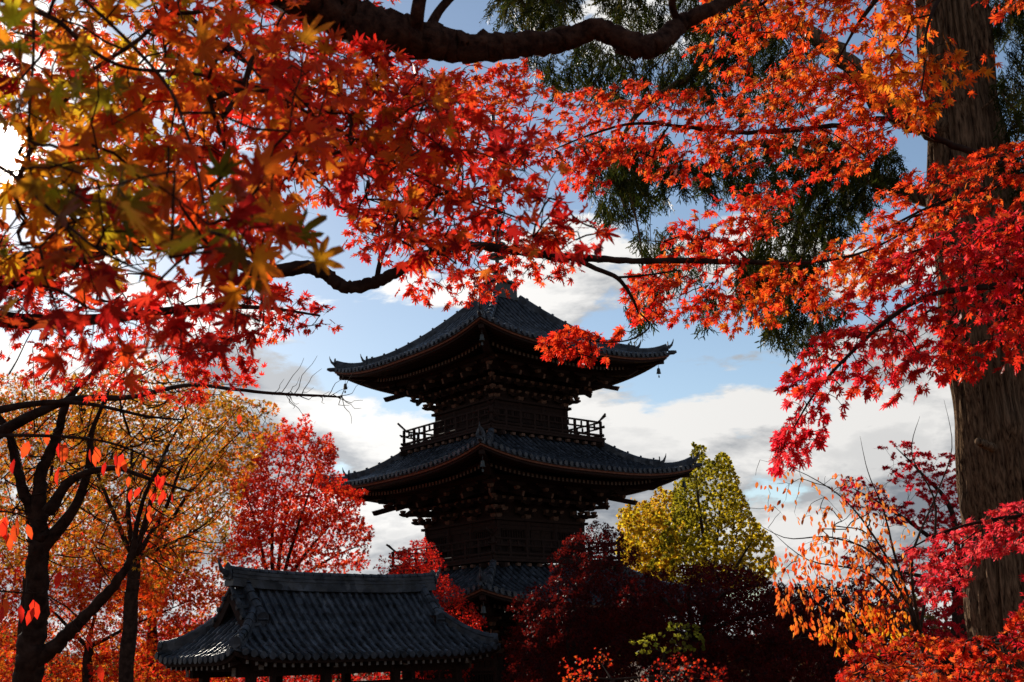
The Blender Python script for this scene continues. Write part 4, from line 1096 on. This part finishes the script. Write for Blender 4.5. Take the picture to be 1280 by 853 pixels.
# --- crimson maple nearest on the right
t4 = thing('maple_tree', 'deep crimson maple with a drooping spray of leaves across the cedar trunk', 'tree', (3.9, 4.4, gz(3.9, 4.4)))
T = Tree(t4, M_bark_dark)
b0 = np.array(t4.location); fork = at(1560, 400, 5.6)
T.limb([b0 + (0, 0, -.2), b0 + (0, .1, .6), b0 * .5 + fork * .5, fork], [.20, .16, .13, .10], 14, wob=.06, part='trunk')
T.limb([fork, at(1400, 350, 5.4), at(1290, 355, 5.2), at(1220, 360, 5.1), at(1160, 370, 5.0), at(1110, 400, 4.9), at(1060, 445, 4.8), at(1020, 490, 4.7), at(995, 530, 4.7), at(978, 562, 4.7)], [.09, .05, .02, .014, .011, .009, .007, .005, .003, .002], 8, wob=.06)
T.limb([at(1290, 355, 5.2), at(1220, 320, 5.3), at(1160, 310, 5.3), at(1110, 330, 5.2)], [.012, .009, .006, .003], 7)
T.limb([fork, at(1420, 620, 6.6), at(1320, 640, 6.8), at(1240, 650, 6.8), at(1180, 665, 6.8), at(1130, 690, 6.8)], [.07, .04, .018, .01, .007, .003], 8, wob=.06)
kk = dict(tm='maple', spread=.42, flat=.35, droop=.35, up=.8, face=.35, rt=.0013, flow=205)
T.fill([(1040, 385), (1080, 345), (1140, 310), (1180, 290), (1230, 275), (1300, 262), (1300, 420), (1240, 430), (1200, 440), (1190, 465), (1150, 450), (1130, 430), (1080, 430), (1048, 420)], (4.7, 5.7), 200, .058, CRIMSON + RED[1:], 1.7, seed=51, **kk)
T.fill([(1035, 410), (1090, 400), (1150, 430), (1158, 480), (1125, 500), (1100, 490), (1060, 492), (1035, 500), (1010, 490), (975, 478), (1000, 455)], (4.6, 5.2), 60, .056, CRIMSON + RED[2:], 1.7, seed=52, **kk)
kk['flow'] = 235
T.fill([(990, 470), (1060, 480), (1055, 505), (1035, 530), (1020, 555), (990, 580), (968, 578), (972, 550), (985, 525)], (4.6, 4.9), 34, .056, CRIMSON[1:], 2.1, seed=53, **kk)
T.fill([(1180, 430), (1240, 425), (1300, 430), (1300, 460), (1230, 455), (1190, 480)], (4.9, 5.3), 20, .058, RED, 1.0, seed=54, **kk)
kk['flow'] = 190
T.fill([(1125, 690), (1160, 668), (1200, 662), (1240, 640), (1300, 620), (1300, 690), (1240, 690), (1215, 710), (1205, 750), (1170, 755), (1150, 720)], (6.5, 7.3), 110, .058, [(.80, .03, .05), (.72, .015, .03), (.85, .06, .06)], 1.6, seed=55, **kk)
finish(T, t4)

# --- low red maple at the lower right corner, and crimson one behind the cedar
def bush(name, label, px, d, top, polys, trunk_px=None, bark=M_bark_dark, rad=.1, seed=1, limbs=(), leafmat_=None, **kw):
    """a tree that stands on the ground: trunk, main limbs to each part of the crown, fine twigs and leaves"""
    p = at(px, 820, d); x, y = float(p[0]), float(p[1])
    t = thing(name, label, 'tree' if 'shrub' not in name else 'shrub', (x, y, gz(x, y)))
    T = Tree(t, bark, leafmat_); b = np.array(t.location); r = np.random.default_rng(seed)
    forkp = at(px + kw.get('lean', 0), top, d)
    T.limb([b + (0, 0, -.15), b * .55 + forkp * .45 + (r.normal(0, .04 * d / 10), 0, 0), forkp], [rad * 1.25, rad, rad * .75], 12, wob=.06, part='trunk')
    for q in limbs:
        pts = [forkp] + [at(u, v, d + r.uniform(-.04, .04) * d * (1 if len(z) < 1 else 1) if not z else z[0]) for (u, v, *z) in q]
        T.limb(pts, rad * .42 * np.linspace(1, .12, len(pts)) ** 1.3, 7, wob=.10)
    for k, pd in enumerate(polys): T.fill(seed=seed * 10 + k, **pd)
    finish(T, t); return t
def P(poly, d0, d1, na, leaf, cols, cover=1.3, **k):
    return dict(poly=poly, d=(d0, d1), na=na, leaf=leaf, cols=cols, cover=cover, **k)

bush('maple_tree', 'low bright red maple filling the bottom right corner below the cedar', 1180, 7.0, 830,
     [P([(1050, 830), (1090, 800), (1130, 790), (1190, 800), (1240, 800), (1300, 750), (1300, 900), (1050, 900)], 6.2, 7.6, 150, .058, SCARLET + RED, 1.5, tm='maple', flat=.4, up=.8, face=.4),
      P([(1060, 840), (1140, 815), (1200, 830), (1200, 900), (1060, 900)], 5.8, 6.4, 50, .058, SCARLET, 1.0, tm='maple', flat=.4, up=.8, face=.4),
      P([(1255, 790), (1300, 700), (1300, 800), (1270, 810)], 6.6, 7.0, 14, .058, CRIMSON, 1.2, tm='maple')],
     rad=.07, seed=61, limbs=[[(1110, 820), (1070, 840)], [(1230, 810), (1290, 780)], [(1180, 800)]])
bush('maple_tree', 'crimson maple with tiered branches in the background between cherry and cedar trunk', 1200, 21, 740,
     [P([(1055, 598), (1095, 600), (1110, 622), (1150, 632), (1200, 650), (1215, 680), (1170, 672), (1120, 650), (1085, 640), (1060, 630)], 20, 23, 90, .085, CRIMSON, 2.4, tm='star', flat=.3, up=.4, face=.7),
      P([(1100, 560), (1125, 552), (1160, 570), (1200, 560), (1230, 600), (1220, 650), (1180, 640), (1140, 615), (1115, 600)], 20, 23, 80, .085, CRIMSON, 2.4, tm='star', flat=.3),
      P([(1060, 690), (1130, 680), (1230, 720), (1230, 800), (1150, 800), (1080, 770)], 20, 24, 90, .085, CRIMSON[:2] + DEEP, 2.4, tm='star', flat=.3),
      P([(1150, 760), (1230, 745), (1230, 800), (1150, 800)], 19, 20, 30, .085, CRIMSON, 1.5, tm='star', flat=.3)],
     rad=.18, seed=62, limbs=[[(1170, 680), (1110, 635), (1065, 610)], [(1190, 640), (1150, 590), (1120, 560)], [(1210, 620), (1205, 570)], [(1150, 720), (1090, 710)]])
# --- sparse orange cherry
bush('cherry_tree', 'sparse cherry with drooping orange leaves and bare grey twigs left of the cedar', 1150, 13.5, 790,
     [P([(940, 590), (990, 580), (1050, 600), (1100, 640), (1120, 700), (1090, 720), (1020, 660), (960, 640)], 12.8, 14.2, 65, .072, [(.50, .10, .025), (.60, .15, .03), (.42, .06, .02)], .11, tm='oval', flow=-90, up=0, face=.8, droop=.6),
      P([(1040, 590), (1080, 585), (1130, 650), (1160, 730), (1120, 760), (1080, 680)], 13, 14.2, 40, .072, [(.50, .10, .025), (.60, .15, .03), (.42, .06, .02)], .13, tm='oval', flow=-90, up=0, face=.8, droop=.6),
      P([(965, 690), (1040, 665), (1110, 700), (1150, 760), (1080, 790), (1000, 790), (965, 745)], 12.6, 14, 90, .075, SCARLET[1:] + ORANGE[1:2] + [(.50, .12, .03)], .32, tm='oval', flow=-90, up=0, face=.8, droop=.6),
      P([(1020, 790), (1080, 760), (1150, 770), (1160, 810), (1060, 820)], 12.4, 13.2, 40, .08, AMBER + ORANGE, .55, tm='oval', flow=-90, up=0, face=.8, droop=.6)],
     rad=.05, seed=63, bark=M_bark_grey,
     limbs=[[(1115, 710), (1085, 660), (1050, 620), (1000, 590), (950, 575)], [(1100, 700), (1040, 672), (980, 672), (925, 640)], [(1120, 700), (1105, 640), (1085, 590), (1075, 545)], [(1090, 720), (1010, 700), (960, 660)], [(1140, 700), (1170, 620), (1190, 560), (1180, 500)], [(1170, 640), (1140, 570), (1150, 520)], [(1100, 760), (1040, 745), (975, 760)], [(1110, 780), (1050, 790), (990, 800)]])
# --- ginkgos far behind
GK = dict(tm='fan', flat=1.0, droop=0, up=.2, face=.5, flow=75)
bush('ginkgo_tree', 'tall yellow-green ginkgo with a double pointed top behind the pagoda eave', 885, 62, 790,
     [P([(868, 551), (880, 560), (888, 580), (905, 567), (915, 585), (925, 615), (940, 650), (962, 672), (968, 715), (950, 735), (800, 735), (820, 690), (838, 650), (845, 620), (862, 590)], 58, 66, 900, .15, GINKGO, 2.6, grad=((-1, -.4), -1230, -1040), **GK),
      P([(775, 640), (800, 632), (840, 640), (850, 700), (830, 735), (775, 735)], 60, 64, 240, .15, GINKGO[:2] + GOLD[:1], 2.3, **GK)],
     rad=.45, seed=64, bark=M_bark_grey, limbs=[[(882, 700), (872, 620), (868, 560)], [(895, 690), (905, 580)], [(860, 710), (820, 660)], [(920, 710), (945, 670)], [(880, 740), (850, 660)], [(900, 730), (930, 640)]])
bush('ginkgo_tree', 'slender ginkgo tip with golden leaves just left of the double-topped ginkgo', 822, 70, 790,
     [P([(842, 588), (852, 584), (858, 620), (850, 640), (838, 640)], 69, 71, 30, .22, GINKGO, 1.2, **GK),
      P([(778, 648), (790, 625), (812, 632), (824, 610), (848, 622), (872, 650), (860, 700), (790, 715), (770, 690)], 68, 72, 320, .16, GINKGO[:2] + GOLD[:1], 2.3, **GK)],
     rad=.3, seed=65, bark=M_bark_grey, limbs=[[(835, 700), (845, 600)], [(815, 720), (800, 640)]])
# --- dark maroon maples in the pagoda's shade
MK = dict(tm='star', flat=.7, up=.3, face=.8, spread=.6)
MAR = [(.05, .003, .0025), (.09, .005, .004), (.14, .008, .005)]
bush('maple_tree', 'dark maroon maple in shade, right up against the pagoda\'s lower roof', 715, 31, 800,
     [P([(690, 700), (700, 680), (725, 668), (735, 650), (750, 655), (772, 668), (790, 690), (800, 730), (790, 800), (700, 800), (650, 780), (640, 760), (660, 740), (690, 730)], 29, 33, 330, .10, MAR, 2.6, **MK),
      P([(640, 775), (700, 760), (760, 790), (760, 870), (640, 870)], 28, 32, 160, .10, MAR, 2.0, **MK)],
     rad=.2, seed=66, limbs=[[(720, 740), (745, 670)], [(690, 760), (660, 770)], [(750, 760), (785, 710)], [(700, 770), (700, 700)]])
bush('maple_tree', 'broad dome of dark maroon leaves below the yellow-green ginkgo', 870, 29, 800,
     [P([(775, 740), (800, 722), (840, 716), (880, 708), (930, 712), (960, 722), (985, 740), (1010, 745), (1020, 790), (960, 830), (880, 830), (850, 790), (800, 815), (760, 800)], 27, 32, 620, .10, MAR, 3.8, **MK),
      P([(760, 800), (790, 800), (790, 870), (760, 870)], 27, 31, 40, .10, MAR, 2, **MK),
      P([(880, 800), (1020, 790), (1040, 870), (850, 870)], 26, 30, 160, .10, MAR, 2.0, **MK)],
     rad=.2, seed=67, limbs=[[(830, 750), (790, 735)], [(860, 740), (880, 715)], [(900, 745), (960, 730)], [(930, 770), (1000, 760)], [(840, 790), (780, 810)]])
bush('maple_tree', 'dark maroon maple in shade behind the sparse orange cherry', 1040, 26, 810,
     [P([(960, 745), (1010, 735), (1070, 730), (1130, 740), (1160, 800), (1100, 870), (960, 870)], 24, 29, 280, .10, MAR, 2.8, **MK)],
     rad=.18, seed=68, limbs=[[(1000, 780), (970, 760)], [(1050, 760), (1070, 740)], [(1090, 790), (1130, 760)]])
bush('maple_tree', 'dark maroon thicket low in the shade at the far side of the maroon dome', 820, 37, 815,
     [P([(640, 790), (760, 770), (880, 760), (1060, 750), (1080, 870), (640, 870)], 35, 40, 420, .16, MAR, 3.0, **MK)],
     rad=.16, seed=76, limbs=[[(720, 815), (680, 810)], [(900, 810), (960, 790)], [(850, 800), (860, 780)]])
bush('ginkgo_shrub', 'patch of yellow-green leaves glimpsed in the dark hollow under the maroon dome', 830, 25.5, 815,
     [P([(790, 800), (830, 792), (850, 775), (875, 785), (880, 805), (850, 812), (800, 815)], 25, 26, 30, .10, [(.30, .26, .02), (.16, .15, .015)], .6, tm='fan', flat=.6, up=.3, face=.6)],
     rad=.04, seed=78, limbs=[[(850, 800)], [(800, 808)]])
# little sunlit tips in front of the shade
bush('maple_tree', 'small low maple with a few bright red tips in front of the dark shaded maples', 765, 17.5, 850,
     [P([(706, 830), (722, 822), (735, 840), (728, 870), (705, 870)], 17, 18, 12, .06, SCARLET, .8, **MK), P([(742, 818), (758, 815), (758, 832), (745, 832)], 17, 18, 6, .06, SCARLET, .8, **MK),
      P([(805, 838), (850, 820), (900, 842), (890, 870), (800, 870)], 16, 18, 40, .06, SCARLET[:2] + MAR, .6, **MK)],
     rad=.05, seed=69, limbs=[[(720, 845)], [(752, 830)], [(840, 845), (880, 850)]])
bush('maple_tree', 'small round maple with glossy red leaves between the hut ridge and the pagoda', 515, 34, 790,
     [P([(478, 700), (492, 690), (515, 690), (520, 678), (535, 680), (552, 700), (560, 730), (600, 765), (600, 800), (540, 800), (500, 720), (475, 715)], 32.5, 35, 180, .10, DEEP + RED, 1.9, **MK)],
     rad=.12, seed=70, limbs=[[(520, 730), (530, 690)], [(500, 735), (485, 700)], [(560, 770), (590, 780)]])
# --- glowing red maple behind the hut
FK = dict(tm='star', flat=.7, up=.2, face=.8, spread=.55)
bush('maple_tree', 'large glowing red maple fanning out behind the hut roof, touching the pagoda eave', 345, 38.5, 770,
     [P([(290, 600), (318, 575), (322, 545), (345, 548), (352, 524), (372, 538), (384, 518), (396, 548), (418, 545), (416, 575), (408, 592), (430, 600), (425, 612), (458, 618), (440, 640), (430, 660), (400, 660), (300, 690)], 36.5, 40.5, 460, .15, SCARLET[:2] + RED + SCARLET, 3.0, flow=60, **FK),
      P([(300, 640), (400, 640), (440, 640), (462, 665), (455, 690), (465, 705), (420, 715), (300, 715), (280, 690)], 36.5, 40.5, 300, .15, ORANGE[:2] + SCARLET + DEEP[1:], 2.3, flow=20, **FK)],
     rad=.22, seed=71, bark=M_bark_dark, limbs=[[(340, 690), (345, 610), (365, 540)], [(360, 700), (385, 620), (405, 560)], [(370, 710), (410, 660), (445, 625)], [(330, 700), (315, 640), (305, 610)], [(380, 720), (430, 690), (460, 680)], [(350, 690), (365, 620), (390, 550)]])
# --- gold and orange trees on the left
bush('zelkova_tree', 'tall multi-stemmed tree with gold and amber leaves left of the glowing red maple', 168, 19, 700,
     [P([(90, 470), (180, 450), (250, 470), (300, 500), (340, 505), (350, 530), (300, 590), (250, 600), (180, 600), (90, 600)], 17, 22, 460, .095, GOLD + AMBER[:2], 1.25, **FK),
      P([(130, 580), (320, 560), (300, 620), (262, 680), (200, 740), (130, 700)], 18, 22, 360, .095, GOLD + ORANGE[1:], 1.25, **FK),
      P([(150, 640), (225, 640), (215, 700), (195, 760), (150, 760)], 19, 22, 80, .105, ORANGE, 1.5, **FK)],
     rad=.13, seed=72, bark=M_bark_dark, limbs=[[(185, 640), (205, 570), (230, 520), (245, 470)], [(160, 640), (165, 560), (150, 500), (160, 455)], [(195, 680), (240, 610), (280, 560), (330, 515)], [(150, 660), (125, 600), (105, 540), (95, 480)], [(190, 690), (250, 660), (290, 620)], [(205, 640), (235, 570), (290, 520)]])
bush('zelkova_tree', 'gold and russet tree at the far left edge behind the leaning cherry trunk', 40, 24, 700,
     [P([(-20, 470), (100, 470), (140, 560), (130, 700), (-20, 720)], 22, 27, 460, .11, GOLD + AMBER[:2] + RED[1:2], 1.2, **FK)],
     rad=.16, seed=73, bark=M_bark_dark, limbs=[[(60, 620), (70, 540), (80, 480)], [(30, 600), (10, 520)], [(80, 650), (120, 600)]])
bush('zelkova_tree', 'full amber-leaved tree standing behind the multi-stemmed gold one', 190, 41, 760,
     [P([(-20, 500), (90, 490), (180, 500), (250, 480), (310, 520), (330, 560), (300, 620), (290, 700), (-20, 700)], 39, 45, 560, .16, [(.34, .15, .012), (.26, .15, .012), (.42, .09, .010), (.16, .10, .01)], 1.5, **FK)],
     rad=.2, seed=79, bark=M_bark_dark, limbs=[[(150, 660), (100, 560)], [(200, 640), (210, 540)], [(240, 660), (280, 570)], [(120, 700), (40, 620)]])
bush('maple_tree', 'shaded red and orange maple low behind the left trunks', 110, 35, 810,
     [P([(-20, 690), (120, 700), (220, 720), (290, 740), (290, 870), (-20, 870)], 33.5, 38, 480, .15, DEEP + SCARLET + AMBER, 2.3, **MK),
      P([(60, 650), (200, 680), (280, 690), (290, 750), (100, 760)], 34, 38, 160, .15, ORANGE + DEEP + AMBER, 2.4, **MK)],
     rad=.18, seed=74, limbs=[[(60, 760), (10, 730)], [(120, 760), (130, 710)], [(170, 780), (240, 750)]])
bush('maple_tree', 'low red maple seen between the posts under the hut roof', 400, 46, 820,
     [P([(180, 780), (640, 780), (640, 870), (180, 870)], 40, 48, 320, .17, RED + DEEP, 1.6, **MK)],
     rad=.18, seed=75, limbs=[[(300, 825), (220, 830)], [(480, 820), (600, 830)]])

# --- dark leaning cherry at the lower left with a few hanging leaves
t5 = thing('cherry_tree', 'dark leaning cherry, almost bare, with glowing red hanging leaves at the lower left', 'tree', tuple(at(20, 820, 8.5) * (1, 1, 0) + (0, 0, gz(-3.6, 8))))
T = Tree(t5, M_bark_dark); b0 = np.array(t5.location)
def W(l, d): return [at(u, v, d + (z[0] if z else 0)) for (u, v, *z) in l]
T.limb([b0 + (0, 0, -.1)] + W([(25, 900), (38, 820), (45, 760), (48, 700), (50, 660)], 8.5), [.15, .115, .095, .082, .072, .068], 14, wob=.06, part='trunk')
T.limb(W([(38, 830), (62, 812), (98, 780), (145, 728), (165, 692), (172, 650), (185, 610), (205, 575)], 8.5), [.06, .058, .047, .035, .025, .018, .013, .007], 10, wob=.08)
T.limb(W([(50, 670), (50, 600), (70, 550), (85, 500), (120, 465), (170, 440)], 8.5), [.066, .048, .034, .025, .017, .007], 10, wob=.08)
T.limb(W([(50, 660), (25, 600), (10, 540), (-20, 500)], 8.5), [.05, .036, .028, .02], 10, wob=.08)
T.limb(W([(48, 690), (90, 640), (110, 590), (115, 540), (140, 480)], 8.5), [.06, .04, .03, .02, .008], 8, wob=.08)
T.limb(W([(60, 640), (90, 600), (140, 585), (190, 600), (240, 615)], 8.3), [.05, .03, .02, .012, .006], 7, wob=.08)
T.limb(W([(-30, 560), (30, 525), (90, 500), (160, 497), (230, 482, -1), (285, 486, -1.5), (340, 492, -1.8), (400, 495, -2), (428, 497, -2)], 8.3), [.05, .04, .028, .02, .014, .011, .009, .007, .004], 7, wob=.05)
T.limb(W([(-30, 520), (40, 505), (110, 505), (180, 520), (230, 525)], 8.0), [.035, .022, .014, .010, .005], 7, wob=.05)
r = np.random.default_rng(77)
for q in range(150):                      # fine bare twigs
    if q < 20: u0 = r.uniform(330, 430); v0 = 491 + (u0 - 330) * .06; d = 6.45
    else: u0, v0 = r.uniform(0, 240), r.uniform(460, 700); d = 8.4
    a = r.uniform(-1.4, 1.2); L = r.uniform(15, 50) * (1 if q < 20 else 1.9); pts = []
    for s in np.linspace(0, 1, 5): pts.append(at(u0 + L * s * math.cos(a) + r.normal(0, 2), v0 - L * s * math.sin(a + .5 * s) + r.normal(0, 1.5), d + .3 * s))
    T.limb(pts, np.array([.0028, .0022, .0018, .0014, .001]) * (1 if q < 20 else 2.2), 4, grow=q > 20 and q % 3 == 0, seg=2)
T.limb(W([(-20, 545), (60, 545), (130, 552), (180, 570), (230, 600)], 5.0), [.009, .007, .005, .004, .002], 6, wob=.05)
T.limb(W([(-40, 640), (10, 640), (40, 650)], 5.0), [.006, .004, .002], 6)
T.limb(W([(-40, 735), (10, 740), (55, 742)], 5.0), [.006, .004, .002], 6)
T.limb([at(-40, 735, 5), at(-60, 690, 5), at(-40, 640, 5), at(-60, 590, 5.4), at(-20, 545, 5)], [.01] * 5, 6, grow=False)
T.limb([at(-60, 590, 5.4), at(-50, 560, 7), at(-20, 500, 8.5)], [.012, .015, .03], 6, grow=False)
# hanging pointed leaves, each on its own thin stalk
GL = [(.72, .022, .010), (.80, .050, .012), (.60, .014, .010)]
Lv = T.leaves.setdefault('oval', Leaves()); nodes = np.array(T.nodes)
for (u, v, s, n_) in [(35, 566, 1.1, 1), (54, 563, .9, 1), (80, 572, 1.25, 2), (72, 592, 1.1, 1), (12, 584, 1, 1), (122, 568, 1, 2), (128, 585, .9, 1), (148, 572, 1.0, 2), (150, 590, .8, 2), (115, 570, .8, 1), (178, 582, .7, 1), (198, 612, .8, 2), (190, 620, .7, 2), (205, 625, .8, 2), (162, 622, .8, 1), (170, 618, .7, 1), (186, 640, .7, 2), (204, 600, .6, 1), (222, 618, .6, 1), (160, 600, .6, 1), (6, 664, 1.3, 2), (20, 665, 1.1, 2), (30, 668, 1, 1), (14, 676, 1.0, 1), (46, 755, 1.2, 1), (36, 763, 1.1, 1), (24, 768, 1.1, 1), (8, 765, 1.1, 2), (75, 725, 1.1, 1), (106, 800, .9, 1), (110, 805, .9, 1), (127, 848, 1, 1), (28, 450, .9, 1), (300, 520, .6, 1)]:
    for q in range(n_):
        p = at(u + r.normal(0, 4), v + r.normal(0, 4), 5.0 + r.normal(0, .1))
        t_ = np.array([r.normal(0, .22), r.normal(0, .2), -1.]); nrm = np.array([r.normal(0, .5), -1, .2])
        Lv.add(p[None], t_[None], nrm[None], np.array([.075 * s]), np.array([GL[r.integers(3)]]))
        top = p - t_ / np.linalg.norm(t_) * .0375 * s; dd = ((nodes - top) ** 2).sum(1); j = int(np.argmin(dd))
        T.lmb.tube([top, top + (0, 0, .03), (top + nodes[j]) / 2 + (0, 0, .03), nodes[j]], [.0012, .0014, .002, .0025], 4)
finish(T, t5)

# --- the wood beyond the temple garden
def far_wood():
    mb = MB(); r = np.random.default_rng(9); L = Leaves(); t = thing('distant_trees', 'dusky russet wood along the horizon beyond the temple garden', 'trees', (0, 120, 0))
    n = 26000; x = r.uniform(-110, 120, n); h = 5.0 + 1.6 * np.sin(x * .21) + 1.2 * np.sin(x * .47 + 1) + .8 * np.sin(x * 1.1)
    z = h * np.sqrt(r.uniform(0, 1, n)) ; y = r.uniform(-6, 10, n) + 6 * np.sin(x * .05)
    p = np.stack([x, y, z], 1); C = palette([(.10, .05, .02), (.16, .05, .02), (.07, .07, .02)], n, r)
    L.add(p, r.normal(0, 1, (n, 3)), r.normal(0, 1, (n, 3)), r.uniform(.8, 1.5, n), C)
    o = L.build('distant_trees', 'star', M_leaf, None)
    bpy.data.objects.remove(t); o.location = (0, 120, 0); o['kind'] = 'stuff'; o['label'] = 'dusky russet wood along the horizon beyond the temple garden'; o['category'] = 'trees'
far_wood()
